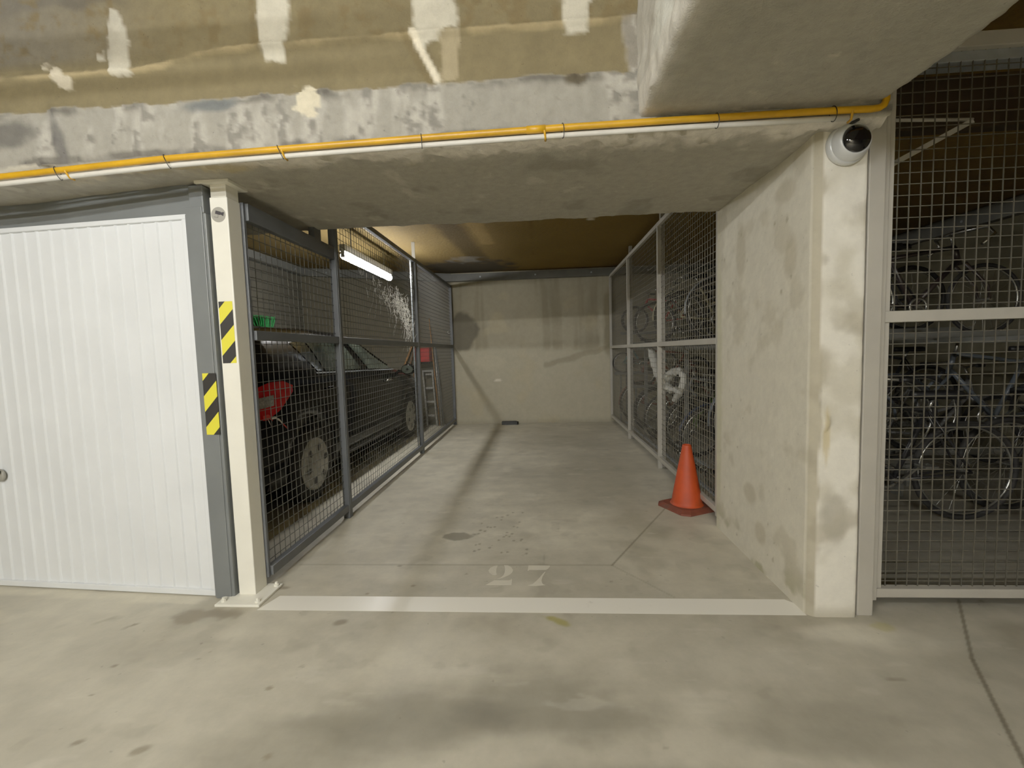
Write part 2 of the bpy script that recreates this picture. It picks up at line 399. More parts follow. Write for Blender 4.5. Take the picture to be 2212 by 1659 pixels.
    o = grid(name, P, C.reshape(nu, nv, 3), M['floor'])
    return struct(o)
floor_piece(-1.9, 2.25, -1.15, 1.65, 0.0085, 'floor')
floor_piece(-1.9, 2.25, 1.65, YW, 0.02, 'floor')
floor_piece(WL, -1.9, -1.15, YW, 0.03, 'floor')
floor_piece(2.25, WR, -1.15, YW, 0.03, 'floor')
floor_piece(-6.5, 6.5, YA, -1.15, 0.06, 'floor')

# --- walls
def wall_cols(P, kind):
    Q = P.reshape(-1, 3); n1 = fbm(Q, 1.0, 5, 11); n2 = fbm(Q, 4.5, 4, 12); n3 = fbm(Q, 13, 3, 13)
    C = np.repeat(np.array(srgb(178, 171, 149))[None], len(Q), 0) * (0.86 + 0.28 * n1 + 0.1 * (n2 - .5))[:, None]
    if kind == 'back':
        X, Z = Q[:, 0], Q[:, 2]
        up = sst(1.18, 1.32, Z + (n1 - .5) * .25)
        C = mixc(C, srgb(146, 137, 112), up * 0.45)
        C = mixc(C, srgb(176, 168, 142), (1 - up) * 0.3)
        vs = fbm(Q * np.array([6, 1, 0.5]), 1.0, 4, 14)
        C = mixc(C, srgb(122, 114, 92), sst(.52, .7, vs) * up * 0.5)
        C = mixc(C, srgb(182, 170, 138), sst(.58, .72, fbm(Q, 2.6, 4, 15)) * 0.45)
        C = mixc(C, srgb(96, 91, 78), blob(X, Z, -1.27, 1.55, 0.24, 0.32, n2, .35, .15) * .85)
        C = mixc(C, srgb(186, 178, 152), blob(X, Z, -0.85, 1.02, 0.26, 0.13, n2, .35, .15) * .6)
        C = mixc(C, srgb(186, 178, 154), blob(X, Z, 0.3, 1.5, 0.7, 0.16, n2, .5, .5) * .35)
        C = mixc(C, srgb(118, 108, 84), seg(X, Z + (n2 - .5) * .12, (0.1, 0.98), (1.15, 1.22), .05) * .4)
        C = mixc(C, srgb(110, 102, 76), blob(X, Z, 1.13, 1.7, 0.09, 0.5, n2, .5, .3) * .55)
        C = mixc(C, srgb(188, 180, 156), blob(X, Z, 1.02, 1.6, 0.06, 0.3, n2, .5, .3) * .5)
        C = mixc(C, srgb(226, 220, 200), blob(X, Z, -0.7, 0.73, 0.05, 0.02, n3, .9, .3) * .9)
        C = C * (1 - 0.2 * sst(0.1, 0.0, Z))[:, None]
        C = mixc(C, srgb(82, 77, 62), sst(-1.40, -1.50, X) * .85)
        C = mixc(C, srgb(104, 97, 78), sst(1.12, 1.2, X) * .5)  # store end of the wall darkened in the colour for its dim light
    return C.reshape(*P.shape)
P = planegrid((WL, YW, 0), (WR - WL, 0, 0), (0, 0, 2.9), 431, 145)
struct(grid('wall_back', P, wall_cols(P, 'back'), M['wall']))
mb = MB(); mb.box((WL - .1, 0.3, 0), (WL, YW, 2.9)); struct(mb.build('wall_left', M['block']))
mb = MB(); mb.box((WR, 0.0, 0), (WR + .1, YW, 2.9)); struct(mb.build('wall_right', M['store_wall']))
for nm, o, u, v in (('wall_front', (-6.5, YA, 0), (13, 0, 0), (0, 0, 2.9)), ('wall_aisle_left', (-6.5, YA, 0), (0, YW - YA, 0), (0, 0, 2.9)), ('wall_aisle_right', (6.5, YA, 0), (0, YW - YA, 0), (0, 0, 2.9))):
    P = planegrid(o, u, v, 60, 20); struct(grid(nm, P, wall_cols(P, ''), M['wall']))

# --- ceilings (brown insulation board)
def ceil_piece(x0, x1, y0, y1, zf, step, name, aisle=False):
    nu, nv = max(2, int((x1 - x0) / step) + 1), max(2, int((y1 - y0) / step) + 1)
    P = planegrid((x0, y0, 0), (x1 - x0, 0, 0), (0, y1 - y0, 0), nu, nv)
    P[:, :, 2] = zf(P[:, :, 0])
    Q = P.reshape(-1, 3); X, Y = Q[:, 0], Q[:, 1]
    n1 = fbm(Q, 1.4, 4, 21); n2 = fbm(Q, 7, 4, 22); n3 = fbm(Q, 22, 3, 23)
    if aisle:
        C = np.repeat(np.array(srgb(170, 156, 120))[None], len(Q), 0) * (0.8 + .4 * n1)[:, None]
        C = mixc(C, srgb(146, 131, 98), sst(.5, .7, n2) * .6)
        C = mixc(C, srgb(124, 116, 98), sst(-1.5, -2.2, X) * .6)
        for cx, w in ((-1.42, .07), (-0.86, .09), (-0.375, .12), (0.14, .09), (-2.1, .06)):
            ed = np.abs(X - cx + (n2 - .5) * .08) / w + (n3 - .5) * .7
            C = mixc(C, srgb(212, 206, 188), (1 - sst(.75, 1.0, ed)) * sst(-1.6, -.9, Y) * .9)
        P[:, :, 2] -= ((n2 - .5) * .03 + (n3 - .5) * .012).reshape(nu, nv)
    else:
        C = np.repeat(np.array(srgb(116, 95, 52))[None], len(Q), 0) * (0.8 + .4 * n1)[:, None]
        C = mixc(C, srgb(92, 72, 34), seg(X + (n2 - .5) * .02, Y, (-.05, .8), (-.05, 4.2), .012) * .5)
        C = mixc(C, srgb(66, 54, 30), seg(X + (n2 - .5) * .08, Y, (-1.02, 1.0), (-.82, 4.4), .16) * .75)  # dark band of a shadow painted into the ceiling colour
        C = mixc(C, srgb(160, 132, 78), seg(X + (n2 - .5) * .06, Y, (-.72, 1.0), (-.6, 3.4), .09) * .6)
        C = mixc(C, srgb(60, 58, 54), blob(X, Y, -1.1, 4.9, .75, .55, n2, .6, .3) * .85)
        C = mixc(C, srgb(150, 148, 140), blob(X, Y, -1.0, 4.3, .22, .2, n2, 1.2, .3) * .5)
        C = mixc(C, srgb(206, 196, 170), blob(X, Y, .55, 2.6, .04, .05, n3, .6, .2) * .9)
    return struct(grid(name, P, C.reshape(nu, nv, 3), M['insul']))
slope = lambda X: 2.53 + np.clip((XL - X) / (XL - WL), 0, 1) * 0.2
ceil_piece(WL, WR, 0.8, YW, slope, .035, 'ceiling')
ceil_piece(-3.0, 0.45, -1.2, -0.2, lambda X: X * 0 + 2.74, .012, 'ceiling', True)
ceil_piece(-6.5, 0.45, YA, -1.2, lambda X: X * 0 + 2.74, .1, 'ceiling', True)
ceil_piece(-6.5, -3.0, -1.2, 0.5, lambda X: X * 0 + 2.74, .1, 'ceiling', True)
ceil_piece(1.25, 6.5, YA, 0.85, lambda X: X * 0 + 2.75, .1, 'ceiling')

# --- concrete beam over the bay opening
soff = lambda X: 2.047 - 0.028 * sst(-1.5, -2.7, X)
def sweep_beam():
    xs = np.linspace(-4.6, 1.36, 470)
    prof = [(-.23, z) for z in np.linspace(2.76, 2.09, 80)] + \
           [(-.229, 2.075), (-.222, 2.06), (-.208, 2.05)] + [(y, 2.047) for y in np.linspace(-.19, .86, 84)] + [(.872, 2.05), (.879, 2.065), (.88, 2.1), (.88, 2.3), (.88, 2.8)]
    pr = np.array(prof); nu, nv = len(xs), len(pr)
    P = np.zeros((nu, nv, 3)); P[:, :, 0] = xs[:, None]; P[:, :, 1] = pr[None, :, 0]
    P[:, :, 2] = pr[None, :, 1] + ((soff(xs) - 2.047)[:, None] * sst(2.3, 2.05, pr[:, 1])[None])
    Q = P.reshape(-1, 3).copy(); X, Y, Z = Q.T
    n1 = fbm(Q, 2.0, 4, 31); n2 = fbm(Q, 9, 4, 32); n3 = fbm(Q, 30, 3, 33); vst = fbm(Q * np.array([14, 3, 4]), 1.0, 4, 34)
    edge = sst(.20, 0.05, np.hypot(Y + .22, Z - 2.06) + (n2 - .5) * .08)
    face = (Y < -.2) & (Z > 2.06)
    top = 2.288 + (n2 - .5) * .035 + (n3 - .5) * .015 + .03 * np.exp(-((X + .9) / .25) ** 2) * 0
    brown = sst(top - .004, top + .004, Z) * (Y < 0)
    C = np.repeat(np.array(srgb(176, 170, 152))[None], len(Q), 0) * (.84 + .32 * n1)[:, None]
    # front face: rough grey render with pale runs and dark pits
    fm = face * (1 - brown)
    C = mixc(C, srgb(138, 135, 125), fm * .85); C = mixc(C, srgb(176, 172, 160), fm * sst(.48, .66, vst) * .7)
    C = mixc(C, srgb(92, 89, 82), fm * sst(.60, .72, n3 * .5 + vst * .5 + .06) * .7)
    C = mixc(C, srgb(70, 66, 60), fm * sst(.03, 0, np.abs(Z - top + .015)) * sst(.42, .6, n2) * .75)
    C = mixc(C, srgb(96, 100, 100), fm * blob(X, Z, -1.33, 2.255, .12, .03, n2, .7, .4) * .9)
    C = mixc(C, srgb(82, 80, 78), fm * blob(X, Z, -2.03, 2.14, .03, .14, n2, .6, .4, .15) * .8)
    C = mixc(C, srgb(70, 68, 66), fm * blob(X, Z, -2.3, 2.2, .16, .05, n2, .6, .4) * .7)
    C = mixc(C, srgb(74, 66, 50), fm * blob(X, Z, .17, 2.275, .05, .04, n2, .8, .3) * .9)
    C = mixc(C, srgb(74, 70, 64), fm * sst(2.105, 2.085, Z) * sst(.35, .6, n2) * .7)        # dirt line over the pipe
    # pale crumbled mortar along the lower front arris
    ra = edge * sst(.24, .44, n2 + (n3 - .5) * .6)
    C = mixc(C, srgb(232, 226, 214), ra * .95 * (Y > -.222) * sst(-1.6, -1.2, X))
    C = mixc(C, srgb(196, 184, 160), (Y > -.22) * (Y < .06) * sst(-1.5, -1.7, X) * .6)
    C = mixc(C, srgb(120, 112, 100), (Y > -.22) * (Y < .06) * sst(-1.3, -1.7, X) * sst(.52, .62, n2) * .7)
    C = mixc(C, srgb(176, 160, 120), blob(X, Y, -1.5, -.12, .28, .05, n2, .6, .4) * .8 * (Z < 2.06))
    # soffit smudges
    sm = sst(-.15, -.07, Y + (n2 - .5) * .16 + (n3 - .5) * .08) * (Z < 2.06)
    C = mixc(C, srgb(160, 156, 144), sm * .85); C = mixc(C, srgb(128, 124, 113), sm * sst(.56, .72, fbm(Q, 5, 4, 35)) * .55)
    C = mixc(C, srgb(196, 190, 176), sm * sst(.66, .74, n2) * .5)
    # brown board upper part
    C = mixc(C, srgb(114, 103, 74), brown); C = C * (1 - .25 * brown * (n2 - .3))[:, None]
    rz = 2.478 - .055 * sst(-1.2, -1.7, X); C = mixc(C, srgb(160, 143, 104), brown * sst(.02, .0, np.abs(Z - rz + (n2 - .5) * .025)) * sst(.25, .5, n1 + (n2 - .5) * .5) * .8)
    gx = sst(.365, .385, X + (n3 - .5) * .03 + (Z - 2.3) * .12) * sst(2.50, 2.46, Z + (n2 - .5) * .05) * brown
    C = mixc(C, srgb(178, 173, 160), gx); C = mixc(C, srgb(110, 104, 92), gx * sst(.5, .66, vst * .5 + n3 * .5) * .8)
    wrp = (n2 - .5) * .05 + (n3 - .5) * .04
    def patch(x0, z0, x1, z1, w0, w1, k=.9):
        t = np.clip((Z - z0) / (z1 - z0), 0, 1); cx = x0 + (x1 - x0) * t; w_ = w0 + (w1 - w0) * t
        return (1 - sst(.8, 1.05, np.abs(X - cx + wrp * .7) / w_)) * sst(min(z0, z1) - .008, min(z0, z1) + .008, Z + wrp * 2) * (1 - sst(max(z0, z1) - .008, max(z0, z1) + .008, Z + wrp)) * (Y < 0) * k
    wh = srgb(196, 190, 170)
    ptm = patch(-1.72, 2.405, -1.73, 2.66, .055, .028) + patch(-1.055, 2.405, -1.05, 2.80, .045, .085) + patch(-.38, 2.46, -.385, 2.80, .085, .11) + patch(.18, 2.455, .17, 2.80, .05, .10) + patch(-1.80, 2.46, -1.81, 2.50, .02, .02)
    ptm = np.clip(ptm, 0, 1); C = mixc(C, wh, ptm)
    pt2 = patch(-.345, 2.285, -.33, 2.47, .035, .045, .75); C = mixc(C, srgb(160, 147, 116), pt2)
    tr = seg(X + wrp * .2, Z, (-.475, 2.49), (-.385, 2.30), .016) * (Y < 0); C = mixc(C, srgb(226, 216, 190), tr * .95)
    C = mixc(C, srgb(100, 86, 56), seg(X, Z, (-.50, 2.46), (-.41, 2.29), .02) * (Y < 0) * .5)
    p5 = blob(X, Z, -.925, 2.255, .055, .05, n3, 1.0, .15, -.7) * (Y < 0); C = mixc(C, srgb(206, 196, 168), p5 * .95)
    p6 = blob(X, Z, -1.995, 2.405, .075, .026, n3, 1.0, .15, -.7) * (Y < 0); C = mixc(C, srgb(196, 186, 162), p6 * .95)
    C = mixc(C, srgb(66, 58, 42), (Y < 0) * sst(2.675, 2.71, Z + (n2 - .5) * .08) * sst(-1.6, -1.8, X) * .9)
    C = mixc(C, srgb(60, 46, 26), (Y < 0) * blob(X, Z, .49, 2.55, .05, .06, n2, .5, .3) * .9)
    C = mixc(C, srgb(108, 103, 92), (Y < 0) * brown * sst(-1.4, -2.2, X) * sst(2.44, 2.5, Z) * .75)
    C = mixc(C, srgb(104, 90, 60), (Y < 0) * sst(2.46, 2.5, Z + (n2 - .5) * .02) * brown * sst(.52, .66, n3 * .5 + vst * .5) * (1 - ptm) * .8)
    # relief
    Q[:, 1] -= face * ((n2 - .5) * .022 + (n3 - .5) * .018 + (vst - .5) * .014) * (1 - brown * .62)
    Q[:, 1] += brown * .006 * (Z < 2.47)
    ridge = np.exp(-((Z - rz) / .012) ** 2) * (Y < 0); Q[:, 1] -= ridge * .012 + (ptm + p5 + p6 + tr) * (Y < 0) * (.006 + (n3 - .5) * .012) - brown * (Z > rz) * (n3 - .5) * .022
    Q[:, 2] += (Z < 2.06) * ((n1 - .5) * .016 + (n2 - .5) * .008 + edge * ((n2 - .45) * .04 + (n3 - .5) * .035))
    be = sst(.10, 0, np.hypot(Y - .88, Z - 2.05)); Q[:, 2] += be * (n2 - .5) * .018
    return struct(grid('concrete_beam', Q.reshape(nu, nv, 3), C.reshape(nu, nv, 3), M['beam']))
sweep_beam()
def cross_beam():
    ys = np.linspace(-3.2, -0.15, 260)
    prof = [(.41, z) for z in np.linspace(2.76, 2.13, 60)] + [(.413, 2.115), (.42, 2.107)] + [(x, 2.105) for x in np.linspace(.44, 1.30, 80)] + \
           [(1.318, 2.107), (1.328, 2.115), (1.332, 2.13), (1.333, 2.2), (1.334, 2.4), (1.335, 2.76)]
    pr = np.array(prof); nu, nv = len(ys), len(pr)
    P = np.zeros((nu, nv, 3)); P[:, :, 1] = ys[:, None]; P[:, :, 0] = pr[None, :, 0]; P[:, :, 2] = pr[None, :, 1]
    Q = P.reshape(-1, 3).copy(); X, Y, Z = Q.T
    n1 = fbm(Q, 2, 4, 41); n2 = fbm(Q, 9, 4, 42); n3 = fbm(Q, 30, 3, 43); vs = fbm(Q * np.array([4, 9, 3]), 1, 4, 44)
    C = np.repeat(np.array(srgb(164, 160, 146))[None], len(Q), 0) * (.86 + .28 * n1)[:, None]
    side = (X < .425)
    C = mixc(C, srgb(196, 192, 180), side * .6); C = mixc(C, srgb(216, 212, 198), side * sst(.48, .64, vs) * .7); C = mixc(C, srgb(104, 100, 90), side * sst(.6, .72, vs * .5 + n3 * .5) * .7)
    C = mixc(C, srgb(214, 214, 202), side * blob(Y, Z, -.62, 2.24, .16, .12, n2, .7, .3) * .8)
    C = mixc(C, srgb(208, 203, 190), (Z < 2.2) * (1 - sst(.0, .09, X - .41 + (n2 - .5) * .12)) * .7)
    C = mixc(C, srgb(160, 155, 141), sst(.57, .72, fbm(Q, 4, 4, 45)) * (~side) * .5)
    C = mixc(C, srgb(206, 198, 176), sst(.71, .76, n2) * (~side) * .6)
    Q[:, 0] -= side * ((n2 - .5) * .03 + (vs - .5) * .02)
    Q[:, 2] += (Z < 2.112) * ((n1 - .5) * .012 + (n2 - .5) * .006 + sst(.03, 0, X - .41) * (n2 - .4) * .03)
    re = sst(.06, 0, np.abs(X - 1.333)) * (Z < 2.2); Q[:, 0] += re * ((n2 - .5) * .05 + (n3 - .5) * .03)
    struct(grid('concrete_beam', Q.reshape(nu, nv, 3), C.reshape(nu, nv, 3), M['beam']))
cross_beam()
mb = MB(); mb.box((1.335, .82, 2.45), (WR, .9, 2.85)); mb.build('concrete_beam', M['brown_board'])['kind'] = 'structure'
mb = MB(); mb.box((.42, YA, 2.105), (1.33, -3.2, 2.76)); mb.build('concrete_beam', M['light_grey'])['kind'] = 'structure'
# plug of the cross beam over the pillar
mb = MB(); mb.box((.45, -.2, 2.108), (1.332, .86, 2.76)); mb.build('concrete_beam', M['light_grey'])['kind'] = 'structure'

# --- concrete pillar right of the bay (chamfered front corner)
def pillar():
    out = [(1.147, .879), (1.147, -.098), (1.152, -.108), (1.172, -.126), (1.182, -.13), (1.343, -.13), (1.349, -.126), (1.35, -.12), (1.35, .86)]
    pts = []
    for i in range(len(out) - 1):
        a, b2 = np.array(out[i]), np.array(out[i + 1]); k = max(1, int(np.hypot(*(b2 - a)) / .009))
        pts += [a + (b2 - a) * t / k for t in range(k)]
    pts.append(np.array(out[-1])); pts = np.array(pts); zs = np.linspace(0, 2.12, 236)
    nu, nv = len(pts), len(zs); P = np.zeros((nu, nv, 3)); P[:, :, :2] = pts[:, None]; P[:, :, 2] = zs[None]
    Q = P.reshape(-1, 3).copy(); X, Y, Z = Q.T
    n1 = fbm(Q, 1.6, 4, 51); n2 = fbm(Q, 7, 4, 52); n3 = fbm(Q, 28, 3, 53)
    C = np.repeat(np.array(srgb(206, 200, 180))[None], len(Q), 0) * (.9 + .2 * n1)[:, None]
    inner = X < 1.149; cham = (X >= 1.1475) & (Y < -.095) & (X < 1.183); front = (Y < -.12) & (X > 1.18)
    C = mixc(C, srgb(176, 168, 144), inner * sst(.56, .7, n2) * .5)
    for cy, cz, ry, rz in ((.55, 1.72, .06, .16), (.05, 1.6, .05, .1), (.42, .38, .07, .05), (.3, .2, .05, .05), (.1, 1.9, .09, .05)):
        C = mixc(C, srgb(166, 156, 130), inner * blob(Y, Z, cy, cz, ry, rz, n2, .4, .3) * .55)
    C = mixc(C, srgb(176, 172, 130), inner * blob(Y, Z, .86, 1.0, .05, 1.1, n2, .7, .5) * .5)
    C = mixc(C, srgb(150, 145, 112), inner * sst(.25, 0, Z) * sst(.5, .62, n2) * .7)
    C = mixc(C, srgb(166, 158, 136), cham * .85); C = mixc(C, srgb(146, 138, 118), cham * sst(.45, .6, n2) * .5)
    C = mixc(C, srgb(230, 225, 209), front * sst(.44, .54, n1 + (n2 - .5) * .3) * .9)
    C = mixc(C, srgb(172, 164, 142), front * sst(.58, .68, fbm(Q, 5, 4, 54)) * .7)
    C = mixc(C, srgb(170, 164, 146), front * blob(X, Z, 1.25, .42, .07, .1, n2, .7, .3) * .8)
    C = mixc(C, srgb(196, 176, 120), front * blob(X, Z, 1.21, .8, .012, .12, n2, .7, .3) * .6)
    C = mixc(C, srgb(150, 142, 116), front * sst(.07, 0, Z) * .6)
    for _ in range(26):
        cy, cz, r = random.uniform(0, .85), random.uniform(.05, 1.9), random.uniform(.003, .009)
        C = mixc(C, srgb(140, 130, 104), inner * blob(Y, Z, cy, cz, r, r * 1.4, n3, .5, .3) * .6)
    d = (n2 - .5) * .005 + (n3 - .5) * .003
    Q[:, 0] -= inner * d; Q[:, 1] -= front * (d + blob(X, Z, 1.2, .86, .02, .03, n2, .5, .5) * .012)
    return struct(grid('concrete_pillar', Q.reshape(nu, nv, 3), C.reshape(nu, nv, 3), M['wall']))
pillar()
mb = MB(); mb.box((1.155, -.1, 0), (1.345, .87, 2.1)); mb.build('concrete_pillar', M['light_grey'])['kind'] = 'structure'
mb = MB(); mb.box((1.15, .872, 0), (1.35, .88, 2.1)); mb.build('concrete_pillar', M['light_grey'])['kind'] = 'structure'
#NEXT
# ------------------------------------------------------------------ garage door and its steel frame (turned slightly, hinged at the post)
def rotated(loc, deg):
    return Matrix.Translation(loc) @ Matrix.Rotation(math.radians(deg), 4, 'Z')
gd = thing('garage_door', 'white ribbed up-and-over garage door left of the white post', 'garage door', (-1.675, 0.0, 0))
gd.rotation_euler.z = math.radians(-4.0)
def local(o, parent):
    o.parent = parent; o.matrix_parent_inverse = Matrix.Identity(4); return o
# panel: flat sheet with narrow vertical ribs (profile extruded upward); local x runs to the left (negative)
prof = []; x = -0.022
prof.append((x, 0.014))
xs0 = -0.03
k = 0
while xs0 > -2.2:
    w = .0765
    prof += [(xs0 - w + .016, .016), (xs0 - w + .011, .0085), (xs0 - w + .005, .0085), (xs0 - w, .016)]
    xs0 -= w; k += 1
prof.append((-2.24, .016))
mb = MB(); nn = len(prof)
vs = [(px, py, .03) for px, py in prof] + [(px, py, 1.885) for px, py in prof]
mb.add(vs, [(i, i + 1, nn + i + 1, nn + i) for i in range(nn - 1)])
local(mb.build('door_panel', M['door_white']), gd)
mb = MB()
mb.bbox((-2.26, .0, .004), (-.004, .03, .034), .003); mb.bbox((-2.26, .0, 1.882), (-.004, .03, 1.905), .003)
mb.bbox((-.026, .0, .034), (-.004, .03, 1.882), .003); mb.bbox((-2.26, .0, .034), (-2.238, .03, 1.882), .003)
local(mb.build('leaf_edge', M['door_white']), gd)
mb = MB()
mb.lathe([(.0, -.012), (.032, -.012), (.034, -.006), (.034, .0)], (-1.235, 0.004, .62), 'Y', 24)
lk = local(mb.build('lock_plate', M['cctv_grey']), gd)
mb = MB(); mb.bbox((-1.28, -.035, .632), (-1.206, -.012, .652), .005); mb.bbox((-1.245, -.03, .612), (-1.225, -.006, .64), .004)
hd = mb.build('handle', M['black']); hd.parent = lk
fr = thing('door_frame', 'grey steel door frame around the white ribbed garage door', 'door frame', (-1.675, 0.0, 0))
fr.rotation_euler.z = math.radians(-4.0)
mb = MB(); mb.bbox((0.002, -.008, 0), (.112, .07, 1.90), .004); mb.bbox((.012, -.013, .0), (.098, -.005, 1.93), .003)
mb.bbox((.03, -.008, 1.90), (.104, .07, 2.03), .004)
local(mb.build('jamb', M['grey_frame']), fr)
mb = MB(); mb.bbox((-2.4, .012, 1.902), (.06, .07, 2.046), .004)
local(mb.build('header', M['grey_frame']), fr)
mb = MB(); mb.box((-2.3, .05, 0), (0, .056, 1.92)); local(mb.build('rear_seal', M['black']), fr)

# ------------------------------------------------------------------ white steel post with plates
po = thing('steel_post', 'white painted steel post between garage door and open bay', 'post', (-1.505, .05, 0))
mb = MB(); mb.bbox((-1.551, 0, .012), (-1.464, .095, 1.975), .004)
mb.bbox((-1.546, .003, 1.975), (-1.468, .092, 2.045), .003)
mb.build('shaft', M['white_paint'], po)
mb = MB(); mb.bbox((-1.605, -.022, 2.034), (-1.436, .12, 2.05), .002); mb.build('cap_plate', M['white_paint'], po)
mb = MB(); mb.bbox((-1.615, -.092, 0), (-1.388, .112, .013), .003); bp = mb.build('base_plate', M['white_paint'], po)
for bx, by in ((-1.588, -.062), (-1.412, -.064), (-1.408, .086), (-1.59, .09)):
    mb = MB(); mb.lathe([(.0, .034), (.007, .034), (.007, .024), (.012, .024), (.012, .013)], (bx, by, 0), 'Z', 8, smooth=False)
    mb.build('bolt', M['white_paint'], bp)

# round camera pictogram on the post
stk = thing('camera_sticker', 'round grey sticker with a camera pictogram high on the white post', 'sticker', (-1.5105, -.001, 1.893))
mb = MB(); mb.lathe([(0, 0), (.0355, 0), (.0355, -.0012), (0, -.0012)], (-1.5105, 0.0, 1.893), 'Y', 36, smooth=False); mb.build('disc', M['cctv_grey'], stk)
def flat_poly(name, pts, y, mt, parent):
    mb = MB(); mb.add([(x, y, z) for x, z in pts], [tuple(range(len(pts)))]); return mb.build(name, mt, parent)
def rot2(pts, deg, c):
    a = math.radians(deg); return [(c[0] + x * math.cos(a) - z * math.sin(a), c[1] + x * math.sin(a) + z * math.cos(a)) for x, z in pts]
c0 = (-1.5105, 1.893)
flat_poly('camera_symbol', rot2([(-.017, .016), (.010, .016), (.010, .013), (.017, .016), (.026, .018), (.026, -.001), (.017, .001), (.010, .003), (.010, .000), (-.017, .000)], -17, c0), -.0018, M['sticker_black'], stk)
mb = MB()
for pts in (rot2([(-.002, .0), (.001, .0), (.001, -.015), (-.002, -.015)], -8, c0), rot2([(-.021, -.011), (-.021, -.014), (.0, -.016), (.0, -.013)], -10, c0)):
    mb.add([(x, -.0018, z) for x, z in pts], [(0, 1, 2, 3)])
mb.build('bracket_symbol', M['sticker_mid'], stk)

# hazard tapes
def haz(name, mt, label, x0, x1, z0, z1, y, ry=0):
    mb = MB(); w, h = (x1 - x0) / 2, (z1 - z0) / 2
    mb.box((-w, -.0012, -h), (w, 0, h))
    o = mb.build(name, mt); o.location = ((x0 + x1) / 2, y, (z0 + z1) / 2); o.rotation_euler = (0, 0, ry)
    return tag(o, label, 'warning sticker', 'yellow and black warning stickers')
haz('hazard_sticker', M['haz1'], 'yellow and black striped sticker on the white post, the higher one', -1.543, -1.474, 1.186, 1.484, -.0005)
haz('hazard_sticker', M['haz2'], 'yellow and black striped sticker on the grey door frame, the lower one', -1.642, -1.570, .838, 1.140, -.0185, math.radians(-4))

# ------------------------------------------------------------------ painted floor markings
mb = MB(); pts = [(-1.345, .012), (1.12, .008), (1.147, -.02), (1.15, -.118), (-1.385, -.112)]
mb.prism(pts, 0.0003, .0008); tag(mb.build('parking_line', M['line']), 'worn white line painted across the front of the bay', 'floor line')
num = thing('bay_number', 'stencilled white number 27 painted on the bay floor', 'number', (-.14, .23, .001))
D2 = [[(-.231, .339), (-.207, .336), (-.187, .314), (-.176, .283), (-.179, .257), (-.19, .234), (-.208, .215), (-.229, .197), (-.256, .187), (-.237, .202), (-.224, .227), (-.22, .257), (-.221, .293), (-.225, .322)],
      [(-.266, .336), (-.287, .329), (-.304, .308), (-.312, .277), (-.303, .251), (-.285, .231), (-.267, .226), (-.261, .234), (-.267, .257), (-.269, .292), (-.267, .319)],
      [(-.309, .124), (-.269, .173), (-.195, .172), (-.181, .178), (-.18, .194), (-.175, .174), (-.175, .126)]]
D7 = [[(-.092, .337), (.022, .335), (.031, .331), (.017, .299), (.005, .286), (-.087, .287), (-.092, .273), (-.095, .278)],
      [(.003, .265), (-.014, .213), (-.02, .175), (-.018, .152), (-.011, .134), (0, .127), (-.05, .119), (-.09, .125), (-.066, .136), (-.048, .166), (-.028, .206), (-.013, .243), (-.002, .265)]]
for nm, D in (('digit_two', D2), ('digit_seven', D7)):
    mb = MB()
    for q in D: mb.prism(q, .0003, .0008)
    mb.build(nm, M['digit'], num)

# ------------------------------------------------------------------ welded mesh fences
def wires_y(mb, x, y0, y1, z0, z1, pitch, d, oy=0, oz=0):
    """wire grid in the plane x=const"""
    y = y0 + pitch * (.5 if not oy else oy)
    while y < y1:
        mb.box((x - d / 2, y - d / 2, z0), (x + d / 2, y + d / 2, z1)); y += pitch
    z = z0 + pitch * .5
    while z < z1:
        mb.box((x + d / 2, y0, z - d / 2), (x + d * 1.5, y1, z + d / 2)); z += pitch
def wires_x(mb, y, x0, x1, z0, z1, pitch, d):
    x = x0 + pitch * .6
    while x < x1:
        mb.box((x - d / 2, y - d / 2, z0), (x + d / 2, y + d / 2, z1)); x += pitch
    z = z0 + pitch * .5
    while z < z1:
        mb.box((x0, y + d / 2, z - d / 2), (x1, y + d * 1.5, z + d / 2)); z += pitch

lf = thing('mesh_fence', 'dark grey welded mesh fence between the open bay and the parked car', 'fence', (XL - .02, 2.7, 0))
xf = XL - .02; w = .025; DG = M['dark_grey']
def rail_y(name, y0, y1, z0, z1, xc, mt, parent, hw=.02):
    mb = MB(); mb.bbox((xc - hw, y0, z0), (xc + hw, y1, z1), .003); return mb.build(name, mt, parent)
ptops = {0.107: 1.98, 1.085: 2.50, 3.19: 2.50, 5.30: 2.335}
for y, zt in ptops.items():
    mb = MB(); hw = .026 if y not in (.107, 5.30) else (.009 if y < 1 else .02)
    if y == 3.19:
        mb.bbox((xf - .024, y - hw, 0), (xf + .024, y + hw, 2.335), .003)
    else:
        mb.bbox((xf - .024, y - hw, .05 if y == .107 else 0), (xf + (.007 if y == .107 else .024), y + hw, zt), .003)
    if y == 1.085:
        mb.bbox((xf - .03, y - .012, .1), (xf + .027, y - .006, 2.45), .001)      # seam between the two bolted frames
    mb.build('post', DG, lf)
mb = MB(); mb.prism([(xf - .024, 3.135), (xf - .021, 3.14), (xf - .048, 3.187), (xf - .052, 3.184)], .06, 2.33); mb.build('edge_strip', M['galv'], lf)
mb = MB(); mb.bbox((xf - .026, 3.196, 2.335), (xf + .014, 3.204, 2.54), .001); mb.build('hanger', M['light_grey'], lf)
mb = MB(); mb.bbox((xf - .02, .78, 1.975), (xf + .02, .87, 2.3), .002); mb.build('hanger', DG, lf)
secs = [(.117, 1.06, 1.895), (1.11, 3.165, 2.29), (3.215, 5.28, 2.29)]
